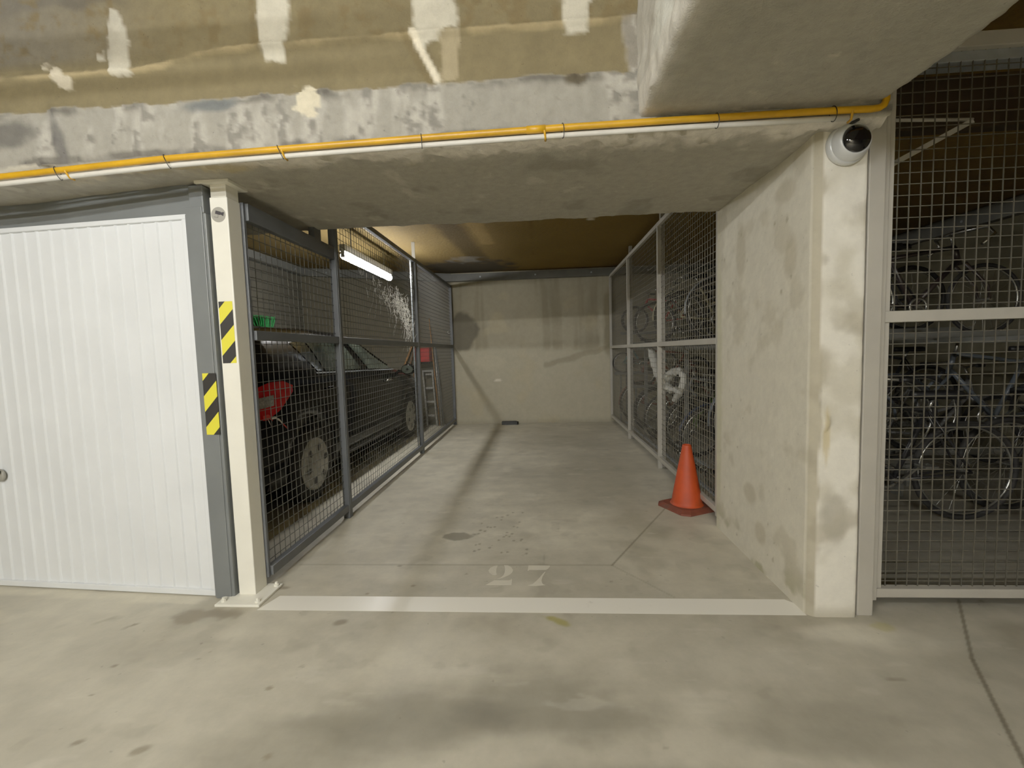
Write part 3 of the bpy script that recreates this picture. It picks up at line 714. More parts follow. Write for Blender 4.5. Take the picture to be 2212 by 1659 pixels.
for (y0, y1, zt) in secs:
    rail_y('bottom_rail', y0, y1, .055, .105, xf, DG, lf); rail_y('middle_rail', y0, y1, 1.298, 1.347, xf, DG, lf)
    rail_y('top_rail', y0, y1, zt, zt + (.085 if zt < 2 else .042), xf, DG, lf)
    for za, zb in ((.105, 1.298), (1.347, zt)):
        mb = MB(); wires_y(mb, xf - .012, y0, y1, za, zb, .05, .0028); mb.build('mesh_panel', M['wire_dark'], lf)

rf = thing('mesh_fence', 'light grey welded mesh fence along the bicycle store beside the cone', 'fence', (XR + .015, 3.1, 0))
xg = XR + .018; LG = M['light_grey']
ysR = [.905, 2.364, 3.863, 5.31]
for i, y in enumerate(ysR):
    mb = MB(); mb.bbox((xg - .018, y - .018, 0 if i in (1, 2) else .06), (xg + .022, y + .018, 2.40), .003); mb.build('post', LG, rf)
    if i in (1, 2):
        mb = MB(); mb.bbox((xg + .022, y + .02, 0), (xg + .062, y + .06, 2.545), .003); mb.build('post', LG, rf)
for i in range(3):
    y0, y1 = ysR[i] + .018, ysR[i + 1] - .018
    for nm, za, zb in (('bottom_rail', .082, .122), ('middle_rail', 1.212, 1.254), ('top_rail', 2.36, 2.398)): rail_y(nm, y0, y1, za, zb, xg, LG, rf, .018)
    for za, zb in ((.122, 1.212), (1.254, 2.36)):
        mb = MB(); wires_y(mb, xg + .012, y0, y1, za, zb, .05, .0031); mb.build('mesh_panel', M['wire_light'], rf)

# gate and front screen of the bicycle store
cg = thing('cage_gate', 'pale grey steel framed mesh gate right of the concrete pillar', 'gate', (1.41, -.09, 0))
mb = MB(); mb.bbox((1.362, -.118, 0), (1.428, -.06, 2.75), .004); mb.build('post', LG, cg)
mb = MB(); mb.bbox((1.43, -.092, .055), (1.462, -.045, 2.42), .004); mb.bbox((1.462, -.075, .075), (1.492, -.045, 2.40), .003); mb.build('stile', LG, cg)
gx1 = 3.3
def gate_bar(name, z0, z1, y0=-.085, y1=-.045):
    mb = MB(); mb.bbox((1.462, y0, z0), (gx1, y1, z1), .003); return mb.build(name, LG, cg)
gate_bar('bottom_rail', .065, .105); gate_bar('middle_rail', 1.278, 1.326); gate_bar('top_rail', 2.372, 2.43)
mb = MB(); mb.bbox((1.462, -.06, 2.33), (gx1, .02, 2.372), .003); mb.build('track', M['galv'], cg)
for za, zb in ((.105, 1.278), (1.326, 2.372)):
    mb = MB(); wires_x(mb, -.058, 1.492, gx1, za, zb, .046, .0034); mb.build('mesh_panel', M['wire_gate'], cg)
mb = MB(); mb.bbox((gx1, -.092, .055), (gx1 + .045, -.045, 2.43), .004); mb.build('stile', LG, cg)
# bracket with rod inside the store
br = thing('steel_brace', 'thin grey rod and diagonal strut high behind the gate mesh', 'brace', (1.55, .1, 2.1))
mb = MB(); mb.tube([(1.36, .1, 2.20), (1.945, .1, 2.17)], .008, 8); mb.build('rod', LG, br)
mb = MB(); mb.obox((1.36, .1, 1.868), (1.945, .1, 2.165), .012, .022); mb.build('strut', LG, br)
mb = MB(); mb.bbox((1.335, .06, 1.84), (1.362, .14, 2.22), .002); mb.build('anchor_plate', LG, br)

# ------------------------------------------------------------------ pipes along the beam
yp = thing('gas_pipe', 'yellow painted gas pipe along the concrete beam', 'pipe', (-.5, -.25, 2.06))
def zpipe(x): return float(np.interp(x, [-4.5, -2.3, -1.54, -1.04, -.45, .11, .58, 1.13, 1.30], [1.985, 2.011, 2.046, 2.056, 2.066, 2.073, 2.075, 2.074, 2.071]))
pp = [(x, -.256, zpipe(x)) for x in np.linspace(-4.5, 1.27, 60)]
pp += [(1.295, -.256, 2.074), (1.311, -.256, 2.083), (1.319, -.256, 2.10), (1.32, -.256, 2.13), (1.32, -.225, 2.16)]
mb = MB(); mb.tube(pp, .0125, 12); mb.build('tube', M['yellow'], yp)
for x in (-1.98, -1.03, .04, 1.195):
    z = zpipe(x); mb = MB(); mb.tube([(x + .01, -.232, z + .016), (x, -.262, z + .006), (x, -.263, z - .01), (x + .004, -.25, z - .032), (x + .004, -.23, z - .034)], .0045, 6); mb.build('clip', M['yellow'], yp)
mb = MB(); mb.tube([(-.03, -.256, zpipe(0)), (.045, -.256, zpipe(0.04))], .0145, 12); mb.build('coupling', M['yellow'], yp)
wp = thing('conduit', 'white cable conduit tied under the yellow pipe', 'conduit', (-.5, -.245, 2.03))
pw = [(x, -.245, zpipe(x) - .0245) for x in np.linspace(-4.5, 1.19, 50)]
mb = MB(); mb.tube(pw, .0098, 12); mb.build('tube', M['conduit'], wp)
for x in (-2.02, -1.53, -1.04, -.452, .112, .70, 1.13):
    z = zpipe(x); mb = MB(); mb.tube([(x + .004 * math.sin(a) - .012 * (math.cos(a)) * (1 if x < -.8 else .1), -.256 - .016 * math.sin(a), z - .012 + .028 * math.cos(a)) for a in np.linspace(0, 2 * PI, 16, endpoint=False)], .0016, 5, closed=True)
    mb.build('cable_tie', M['black'], wp)

# ------------------------------------------------------------------ dome camera on the pillar
dc = thing('security_camera', 'white turret security camera with black lens on the concrete pillar', 'security camera', (1.268, -.13, 1.995))
cc = (1.256, -.13, 1.992)
mb = MB(); mb.lathe([(0, 0), (.076, 0), (.079, -.005), (.079, -.016), (.076, -.026), (.072, -.029)], cc, 'Y', 48); mb.build('base', M['cam_white'], dc)
mb = MB(); mb.lathe([(.072, -.027), (.071, -.038), (.068, -.05), (.063, -.06), (.058, -.067), (.055, -.069), (.051, -.066)], cc, 'Y', 48); mb.build('housing', M['cam_white'], dc)
mb = MB(); mb.lathe([(.053, -.065), (.0525, -.070), (.048, -.078), (.039, -.085), (.025, -.090), (.012, -.092), (0, -.0924)], cc, 'Y', 48); mb.build('lens_dome', M['gloss_black'], dc)
mb = MB(); mb.tube([(1.235, -.235, 2.045), (1.238, -.2, 2.052), (1.24, -.16, 2.06)], .006, 8); mb.build('cable', M['black'], dc)

# ------------------------------------------------------------------ traffic cone
cn = thing('traffic_cone', 'dirty orange traffic cone on the floor by the bicycle store fence', 'cone', (1.075, 1.255, 0))
bm_pts = []
for a in range(4):
    for da in (-.16, .16):
        t = PI / 2 * a + da + PI / 4; bm_pts.append((1.075 + .205 * math.cos(t + .45), 1.255 + .205 * math.sin(t + .45)))
mb = MB(); mb.prism(bm_pts, 0, .014)
inner = [(1.075 + (x - 1.075) * .82, 1.255 + (y - 1.255) * .82) for x, y in bm_pts]
nb = len(bm_pts); mb.add([(x, y, .014) for x, y in bm_pts] + [(x, y, .03) for x, y in inner], [(i, (i + 1) % nb, nb + (i + 1) % nb, nb + i) for i in range(nb)] + [tuple(range(nb, 2 * nb))])
mb.build('base', M['orange_dark'], cn)
mb = MB(); mb.lathe([(.122, .028), (.112, .036), (.106, .06), (.096, .12), (.078, .22), (.058, .33), (.040, .42), (.034, .452), (.032, .470), (.028, .476), (.022, .476), (.02, .46)], (1.075, 1.255, 0), 'Z', 40); mb.build('cone_body', M['orange'], cn)

# wheel stop at the back wall
mb = MB(); mb.prism([(-.655, 5.17), (-.40, 5.17), (-.375, 5.2), (-.40, 5.235), (-.655, 5.235)], 0, .05); mb.bbox((-.65, 5.175, .05), (-.41, 5.23, .058), .003)
tag(mb.build('rubber_block', M['black']), 'small black rubber block on the floor at the back wall', 'wheel stop')

# steel channel under the ceiling along the back wall and side walls
def chan(name, p0, p1, h, label):
    p0, p1 = Vector(p0), Vector(p1); mb = MB()
    d = (p1 - p0).normalized(); n = d.cross(Vector((0, 0, 1))).normalized()
    for dz, hh, off, ww in ((0, .012, .045, .09), (h - .012, .012, .045, .09), (.0, h, .088, .008)):
        q0 = p0 + Vector((0, 0, dz + hh / 2)) + n * off; q1 = p1 + Vector((0, 0, dz + hh / 2)) + n * off
        mb.obox(q0, q1, ww, hh)
    t = thing(name, label, 'steel beam', tuple((p0 + p1) / 2))
    mb.build('web_and_flanges', M['channel'], t)
    L = (p1 - p0).length; k = 0; s_ = .5
    while s_ < L:
        c = p0 + d * s_ + n * .094 + Vector((0, 0, h / 2)); mb = MB()
        mb.tube([c - n * .006, c + n * .008], .014, 8); mb.build('bolt', M['galv'], t); s_ += .9
    return t
chan('steel_channel', (XL, YW, 2.385), (WR, YW, 2.385), .115, 'grey steel channel bolted under the ceiling along the back wall')
chan('steel_channel', (WL, YW, 2.585), (XL, YW, 2.385), .125, 'sloping grey steel channel on the wall behind the parked car')
chan('steel_channel', (WL, .9, 2.585), (WL, YW, 2.585), .125, 'grey steel channel along the block wall beside the parked car')
chan('steel_channel', (WR, YW, 2.36), (WR, .2, 2.36), .16, 'grey steel channel along the far wall of the bicycle store')

# ------------------------------------------------------------------ fluorescent lamps
def lamp(name, label, c, L, tubemat, axis='Y', rt=.017):
    t = thing(name, label, 'lamp', c)
    d = Vector((0, 1, 0)) if axis == 'Y' else Vector((1, 0, 0)); c = Vector(c)
    mb = MB(); mb.obox(c - d * L / 2 + Vector((0, 0, .075)), c + d * L / 2 + Vector((0, 0, .075)), .06, .07); mb.build('housing', M['conduit'], t)
    mb = MB(); mb.tube([c - d * (L / 2 - .03), c + d * (L / 2 - .03)], rt, 14); mb.build('tube', tubemat, t)
    for s_ in (-1, 1):
        mb = MB(); q = c + d * s_ * (L / 2 - .02); mb.obox(q - d * .012 + Vector((0, 0, .015)), q + d * .012 + Vector((0, 0, .015)), .035, .07); mb.build('socket', M['conduit'], t)
    top = 2.56 if c.y > 0 else 2.745
    for s_ in (-1, 1):
        mb = MB(); q = c + d * s_ * L * .35; mb.tube([q + Vector((0, 0, .1)), (q.x, q.y, top + (.045 if c.y > 0 else 0))], .005, 6); mb.build('hanger', M['galv'], t)
    return t
lamp('fluorescent_lamp', 'bright fluorescent tube lamp over the parked car', (-2.0, 3.19, 2.247), 1.47, M['tube'], 'Y', .038)
lamp('fluorescent_lamp', 'fluorescent tube lamp over the driveway behind the viewer, left one', (-1.45, -2.6, 2.34), 1.5, M['tube2'], 'X')
lamp('fluorescent_lamp', 'fluorescent tube lamp over the driveway behind the viewer, right one', (-.7, -5.4, 2.30), 1.5, M['tube3'], 'X')
#NEXT
# ------------------------------------------------------------------ parked car
car = thing('car', 'black hatchback car parked behind the left mesh fence', 'car', (-2.76, 2.7, 0))
CXc = -2.76
#      y    zb   zsh  zbelt ztop  hw   hr
ST = [(.60, .36, .56, .60, .64, .60, .50), (.63, .30, .66, .72, .80, .74, .60), (.69, .26, .86, .93, 1.02, .80, .64), (.78, .24, .95, 1.02, 1.15, .845, .65),
      (.95, .22, .97, 1.05, 1.33, .865, .63), (1.15, .21, .98, 1.06, 1.425, .875, .62), (1.5, .20, .985, 1.065, 1.455, .88, .62), (2.0, .20, .98, 1.06, 1.468, .88, .62),
      (2.6, .20, .965, 1.045, 1.458, .88, .61), (3.0, .20, .955, 1.035, 1.425, .88, .60), (3.35, .20, .945, 1.02, 1.32, .88, .60), (3.75, .20, .93, 1.0, 1.16, .88, .63),
      (4.1, .20, .91, .965, 1.01, .88, .66), (4.42, .20, .86, .91, .95, .87, .62), (4.7, .21, .80, .84, .88, .85, .58), (4.9, .23, .70, .75, .80, .81, .55), (5.02, .27, .58, .62, .66, .74, .5), (5.06, .33, .5, .53, .56, .64, .45)]
STA = np.array(ST); STA[:, 4] += .025 * np.clip((STA[:, 4] - 1.2) / .2, 0, 1)
def stat(y): return [float(np.interp(y, STA[:, 0], STA[:, i])) for i in range(1, 7)]
def section(y):
    zb, zs, zl, zt, hw, hr = stat(y); mid = (zb + zs) / 2
    side_roof = zt - min(.07, (zt - zl) * .6)
    return [(0, zb), (hw * .8, zb), (hw * .93, zb + .03), (hw * .975, zb + .12), (hw * .985, mid), (hw, mid + (zs - mid) * .6), (hw * .995, zs - .03), (hw * .975, zs), (hw * .955, zl),
            (hw * .955 + (hr - hw * .955) * .5 + .012, zl + (side_roof - zl) * .5), (hr + .01, side_roof), (hr * .9, zt - .022), (hr * .6, zt - .004), (0, zt)]
ysc = np.unique(np.concatenate([STA[:, 0], np.linspace(.6, 5.06, 90)]))
mb = MB(); ring = []
for y in ysc:
    h = section(y); full = [(CXc + x, y, z) for x, z in h] + [(CXc - x, y, z) for x, z in h[-2:0:-1]]
    ring.append(full)
n = len(ring[0]); vs = [p for r in ring for p in r]; fs = []
for i in range(len(ring) - 1):
    for j in range(n): fs.append((i * n + j, i * n + (j + 1) % n, (i + 1) * n + (j + 1) % n, (i + 1) * n + j))
fs.append(tuple(range(n))); fs.append(tuple(range((len(ring) - 1) * n, len(ring) * n))[::-1])
mb.add(vs, fs, 0, True)
body = mb.build('body', [M['car_black'], M['car_trim']], car)
YRW, YFW, RW = 1.475, 4.24, .315
mbc = MB()
for yw in (YRW, YFW):
    for sx in (-1, 1):
        xa, xb = CXc + sx * .62, CXc + sx * 1.1
        mbc.tube([(xa, yw, .33), (xb, yw, .33)], .375, 40, smooth=False)
cutter = mbc.build('cutter', M['car_trim'])
bo = body.modifiers.new('arches', 'BOOLEAN'); bo.operation = 'DIFFERENCE'; bo.object = cutter; bo.solver = 'EXACT'
dg = bpy.context.evaluated_depsgraph_get(); ev = body.evaluated_get(dg)
newme = bpy.data.meshes.new_from_object(ev); body.modifiers.clear(); body.data = newme
bpy.data.objects.remove(cutter)
newme.materials.clear(); newme.materials.append(M['car_black']); newme.materials.append(M['car_trim'])
for p in newme.polygons:
    c = p.center; p.material_index = 1 if (c.z < .30 and p.normal.z < .5) or (abs(c.x - CXc) < .84 and c.z < .66 and min(abs(c.y - YRW), abs(c.y - YFW)) < .42 and abs(p.normal.z) < .99 and abs(c.x - CXc) > .55 and .62 < c.y) else 0
    p.use_smooth = True
def side_x(y, z):
    h = section(y); zz = [q[1] for q in h[5:11]]; xx = [q[0] for q in h[5:11]]
    return CXc + float(np.interp(z, zz, xx))
def side_panel(name, lower, upper, mt, off=.006, nu=16, nv=5, parent=None, flip=1):
    """patch on the car's right flank between two (y,z) polylines"""
    def samp(pl, t):
        pl = np.array(pl); s = np.r_[0, np.cumsum(np.hypot(*np.diff(pl, axis=0).T))]; s /= s[-1]
        return np.interp(t, s, pl[:, 0]), np.interp(t, s, pl[:, 1])
    vs = []
    for i in range(nu + 1):
        t = i / nu; a = samp(lower, t); b2 = samp(upper, t)
        for j in range(nv + 1):
            v = j / nv; y = a[0] + (b2[0] - a[0]) * v; z = a[1] + (b2[1] - a[1]) * v
            vs.append((CXc + (side_x(y, z) - CXc + off) * flip, y, z))
    fs = [(i * (nv + 1) + j, (i + 1) * (nv + 1) + j, (i + 1) * (nv + 1) + j + 1, i * (nv + 1) + j + 1) for i in range(nu) for j in range(nv)]
    mb = MB(); mb.add(vs, fs, 0, True); return mb.build(name, mt, parent or car)
for fl in (1, -1):
    side_panel('quarter_window', [(1.66, 1.085), (1.76, 1.082)], [(1.50, 1.335), (1.735, 1.345)], M['car_glass'], flip=fl)
    side_panel('rear_door_window', [(1.80, 1.08), (2.60, 1.07)], [(1.765, 1.345), (2.50, 1.355)], M['car_glass'], flip=fl)
    side_panel('front_door_window', [(2.80, 1.062), (3.70, 1.03)], [(2.66, 1.35), (3.08, 1.33)], M['car_glass'], flip=fl)
    side_panel('waist_trim', [(1.62, 1.066), (3.72, 1.016)], [(1.62, 1.076), (3.72, 1.024)], M['chrome'] if 0 else M['galv'], flip=fl, nv=1)
    for a, b2 in ((1.78, .93), (3.30, .90)):
        s0 = CXc + (side_x(a, b2) - CXc) * fl
        mb = MB(); mb.tube([(s0, a - .09, b2 - .01), (s0 + .028 * fl, a - .06, b2 + .004), (s0 + .03 * fl, a + .06, b2 + .006), (s0, a + .09, b2)], [.006, .011, .011, .006], 8); mb.build('door_handle', M['car_black'] if a < 2 else M['chrome'], car)
    # tail lamp wraps round the rear corner
    lower = [(.715, .80), (.85, .775), (1.0, .83), (1.17, .95)]; upper = [(.72, .93), (.80, 1.0), (.95, 1.035), (1.1, 1.035), (1.21, .995)]
    tl = side_panel('tail_light', lower, upper, M['red_lens'], .012, 18, 5, flip=fl)
    side_panel('reverse_lens', [(.78, .86), (.93, .87)], [(.79, .935), (.94, .945)], M['clear_lens'], .017, 8, 3, parent=tl, flip=fl)
# rear faces of the lamps, hatch glass, windscreen
def strip_x(name, ya, za, yb, zb, half_a, half_b, mt, off):
    mb = MB(); vs = []; k = 16
    for t in range(k + 1):
        u = -1 + 2 * t / k
        vs += [(CXc + u * half_a, ya + .03 * u * u - off[0], za + off[1]), (CXc + u * half_b, yb + .03 * u * u - off[0], zb + off[1])]
    mb.add(vs, [(2 * i, 2 * i + 2, 2 * i + 3, 2 * i + 1) for i in range(k)], 0, True); return mb.build(name, mt, car)
strip_x('hatch_glass', .735, 1.08, 1.08, 1.395, .60, .52, M['car_glass'], (.02, .02))
strip_x('windscreen', 4.03, 1.045, 3.13, 1.385, .62, .52, M['car_glass'], (0, .02))
for sx in (1, -1):
    mb = MB(); xm = CXc + sx * .99
    bm = bmesh.new(); bmesh.ops.create_uvsphere(bm, u_segments=20, v_segments=12, radius=1)
    vv = [(xm + v.co.x * .10, 3.80 + v.co.y * .06, 1.01 + v.co.z * .075) for v in bm.verts]; ff = [tuple(v.index for v in f.verts) for f in bm.faces]; bm.free()
    mb.add(vv, ff, 0, True); mb.obox((CXc + sx * .84, 3.81, .985), (xm, 3.81, .98), .03, .04)
    mm = mb.build('wing_mirror', M['car_black'], car)
    mb = MB(); mb.lathe([(0, 0), (1, 0)], (0, 0, 0), 'Y', 24); mb.v = [(xm + x * .075, 3.742, 1.01 + z * .055) for x, y, z in mb.v]; mb.build('mirror_glass', M['car_glass'], mm)
# wheels with six-hole hubcaps
def wheel(yw, sx):
    xo = CXc + sx * .865; w_ = thing_w = None
    mb = MB(); c = (xo, yw, RW)
    mb.lathe([(.21, -.19 * sx), (.27, -.2 * sx), (.305, -.185 * sx), (.315, -.15 * sx), (.315, -.05 * sx), (.305, -.015 * sx), (.27, 0), (.215, -.008 * sx)], c, 'X', 44)
    tyre = mb.build('wheel', M['rubber'], car)
    mb = MB(); mb.lathe([(.218, -.012 * sx), (.214, .004 * sx), (.2, .008 * sx), (.16, .010 * sx), (.1, .018 * sx), (.05, .024 * sx), (.0, .025 * sx)], c, 'X', 48)
    for k in range(6):
        a = PI / 3 * k + .25; cy, cz = yw + .135 * math.cos(a), RW + .135 * math.sin(a)
        ex, ez = math.cos(a), math.sin(a); ring = []
        for j in range(16):
            t = 2 * PI * j / 16; u = .040 * math.cos(t); v = .024 * math.sin(t) * (1 + .35 * math.cos(t))
            ring.append((xo + sx * (.017 - .0004 * 0), cy + u * ex - v * ez, cz + u * ez + v * ex))
        ctr = (xo + sx * .0165, cy, cz)
        mb.add(ring + [ctr], [(j, (j + 1) % 16, 16) for j in range(16)], 1)
    mb.build('hubcap', [M['hubcap'], M['black']], tyre)
for yw in (YRW, YFW):
    for sx in (1, -1): wheel(yw, sx)
mb = MB(); mb.bbox((CXc - .55, .590, .36), (CXc + .55, .625, .50), .01); mb.build('bumper_trim', M['car_trim'], car)
side_panel('rear_reflector', [(.665, .635), (.72, .632)], [(.665, .665), (.72, .66)], M['clear_lens'], .008, 4, 2)
mb = MB(); mb.bbox((CXc - .86, 1.95, .25), (CXc + .872, 3.8, .31), .01); mb.build('sill', M['car_trim'], car)

# barrier tape caught on the rear lamp
tp = thing('barrier_tape', 'short red and white tape hanging from the rear light of the car', 'tape', (-1.90, .85, .78))
def ribbon(pts, w, mt, name):
    mb = MB(); vs = []
    for i, p in enumerate(pts):
        p = Vector(p); vs += [p, p + Vector((.0, .004, -w))]
    mb.add(vs, [(2 * i, 2 * i + 2, 2 * i + 3, 2 * i + 1) for i in range(len(pts) - 1)], 0, True); return mb.build(name, mt, tp)
ribbon([(-1.885, .80, .815), (-1.87, .835, .82), (-1.862, .865, .80)], .03, M['tape_red'], 'red_part')
ribbon([(-1.862, .85, .80), (-1.855, .89, .80), (-1.85, .93, .775), (-1.848, .96, .745)], .018, M['tape_white'], 'white_part')
ribbon([(-1.848, .96, .745), (-1.848, .985, .725), (-1.848, 1.01, .705)], .016, M['tape_red'], 'red_part')
ribbon([(-1.872, .83, .795), (-1.868, .845, .765), (-1.866, .85, .745)], .018, M['tape_white'], 'white_part')

# ------------------------------------------------------------------ clutter round the car
gb = thing('push_broom', 'green bristled broom upside down against the block wall behind the car', 'broom', (-3.90, 3.9, 0))
mb = MB(); rr = random.Random(3)
for i in range(230):
    u, v = rr.uniform(-1, 1), rr.uniform(-1, 1)
    b0 = Vector((-3.93 + .04 * v, 4.10 + .12 * u, 1.60)); t0 = b0 + Vector((.03 * v + rr.uniform(-.01, .01), .075 * u + rr.uniform(-.02, .02), .20 + rr.uniform(-.02, .025)))
    mb.tube([b0, (b0 + t0) / 2 + Vector((0, .005 * u, 0)), t0], [.006, .006, .004], 4, caps=False)
mb.build('bristles', M['green'], gb)['kind'] = 'stuff'
mb = MB(); mb.bbox((-3.975, 3.975, 1.565), (-3.885, 4.225, 1.615), .01); mb.build('head', M['green'], gb)
mb = MB(); mb.tube([(-3.80, 4.10, .0), (-3.93, 4.10, 1.58)], .012, 10); mb.build('handle', M['wood'], gb)

rb = thing('red_crate', 'red plastic box hung on the back wall behind the car', 'box', (-1.93, 5.2, 1.07))
mb = MB(); mb.bbox((-2.045, 5.12, 1.08), (-1.81, 5.325, 1.30), .012); mb.build('shell', M['red_box'], rb)
mb = MB(); mb.bbox((-2.05, 5.11, 1.285), (-1.805, 5.327, 1.31), .006); mb.build('lid', M['red_box'], rb)
mb = MB(); mb.bbox((-2.04, 5.2, 1.045), (-1.815, 5.327, 1.08), .004); mb.build('bracket', M['black'], rb)
def pole(name, label, p0, p1, r, mt, cat='pole', sq=None):
    mb = MB()
    if sq: mb.obox(p0, p1, sq[0], sq[1])
    else: mb.tube([p0, p1], r, 10)
    return tag(mb.build(name, mt), label, cat, 'poles leaning on the back wall')
pole('timber_plank', 'broad orange-brown plank leaning on the back wall over the car bonnet', (-2.70, 5.14, .0), (-2.14, 5.3, 1.36), .02, M['wood'], 'plank', (.06, .025))
pole('wooden_pole', 'thin brown pole leaning right of the orange-brown plank', (-2.48, 5.14, .0), (-2.07, 5.29, 1.40), .011, M['wood_dark'])
pole('broom_handle', 'dark slim stick leaning nearest the red box', (-2.22, 5.1, .0), (-2.03, 5.3, 1.5), .009, M['wood_dark'])
pole('metal_pole', 'pale upright pole reaching highest in the corner behind the car', (-1.70, 5.2, .0), (-1.83, 5.29, 1.80), .009, M['wood'])
pole('metal_pole', 'grey metal pole leaning beside the tall pale pole', (-1.665, 5.2, .0), (-1.765, 5.30, 1.36), .011, M['alu'])
pole('metal_pole', 'dark steel pole standing nearest the fence corner', (-1.63, 5.2, .0), (-1.745, 5.31, 1.34), .008, M['grey_frame'])
ld = thing('step_ladder', 'folded aluminium step ladder against the back wall behind the car', 'ladder', (-1.84, 5.25, 0))
for dx in (0, .16):
    mb = MB(); mb.obox((-1.93 + dx + .03, 5.19, .0), (-1.955 + dx - .01, 5.27, .93), .022, .045); mb.build('rail', M['alu'], ld)
for k in range(4):
    z = .16 + k * .23; mb = MB(); mb.bbox((-1.945 + .02, 5.185 + z * .08, z), (-1.945 + .165, 5.235 + z * .08, z + .03), .003); mb.build('step', M['alu'], ld)
mb = MB(); mb.obox((-1.97, 5.27, .92), (-1.79, 5.27, .925), .03, .03); mb.build('top_bar', M['alu'], ld)
hk = MB(); hk.tube([(-1.50 + .02 * math.cos(a), 5.27, 1.56 + .02 * math.sin(a)) for a in np.linspace(.9, 5.4, 14)], .005, 6); hk.tube([(-1.50, 5.27, 1.54), (-1.50, 5.33, 1.54)], .005, 6)
tag(hk.build('wall_hook', M['conduit']), 'small white hook on the back wall by the fence corner', 'hook')

# cobwebs on the left fence under the lamp
mb = MB(); rw = random.Random(11)
key = [(1.42, 1.95), (1.9, 1.86), (2.27, 1.79), (2.56, 1.72), (2.88, 1.80), (2.70, 1.62), (2.93, 1.48)]
spine = [(1.45, 1.92), (1.75, 1.88), (2.05, 1.82), (2.3, 1.77), (2.5, 1.72), (2.62, 1.74), (2.8, 1.74), (2.78, 1.62), (2.88, 1.52), (2.93, 1.42)]
sp = np.array(spine)
def spt(t):
    i = t * (len(sp) - 1); a = int(min(i, len(sp) - 2)); return sp[a] + (sp[a + 1] - sp[a]) * (i - a)
for i in range(420):
    t = rw.betavariate(2.4, 1.5); p = spt(t); L = rw.uniform(.02, .13)
    ang = rw.uniform(0, 2 * PI); x0 = -1.475 + rw.uniform(-.015, .012)
    sp_ = .05 + .09 * t
    a0 = (x0, p[0] + rw.gauss(0, sp_ * .8), p[1] + rw.gauss(0, .03 + .035 * t))
    pts = [Vector(a0)]
    for k in range(4): pts.append(pts[-1] + Vector((rw.uniform(-.004, .004), math.cos(ang) * L / 4 + rw.uniform(-.012, .012), math.sin(ang) * L / 4 + rw.uniform(-.012, .012))))
    mb.tube(pts, rw.uniform(.0008, .0022), 3, caps=False)
for i in range(26):
    p = spt(rw.uniform(.1, 1)); q = p + np.array([rw.uniform(-.25, .2), rw.uniform(-.35, -.08)])
    mb.tube([(-1.475, p[0], p[1]), (-1.47, (p[0] + q[0]) / 2 + .02, (p[1] + q[1]) / 2 - .02), (-1.475, q[0], q[1])], .0005, 3, caps=False)
tag(mb.build('cobweb', M['web']), 'dusty cobweb strands on the left mesh fence below the lamp', 'cobweb', kind='stuff')

# ------------------------------------------------------------------ bicycle store
def torus_pts(r, n=36): return [(r * math.cos(2 * PI * i / n), 0, r * math.sin(2 * PI * i / n)) for i in range(n)]
PROTO = {}
def wheel_meshes(r, tw):
    k = (r, tw)
    if k in PROTO: return PROTO[k]
    mb = MB(); mb.tube(torus_pts(r - tw / 2), tw / 2, 8, closed=True); ty = mb.mesh('tyre'); ty.materials.append(M['rubber'])
    mb = MB(); mb.tube(torus_pts(r - tw - .006), .008, 6, closed=True); ri = mb.mesh('rim'); ri.materials.append(M['rim'])
    mb = MB()
    for i in range(20):
        a = 2 * PI * i / 20; s_ = 1 if i % 2 else -1
        mb.tube([(.015 * math.cos(a + s_ * .8), s_ * .02, .015 * math.sin(a + s_ * .8)), ((r - tw - .01) * math.cos(a), 0, (r - tw - .01) * math.sin(a))], .0011, 3, caps=False)
    mb.tube([(0, -.05, 0), (0, .05, 0)], .014, 8); sp_ = mb.mesh('spokes'); sp_.materials.append(M['rim'])
    PROTO[k] = (ty, ri, sp_); return PROTO[k]
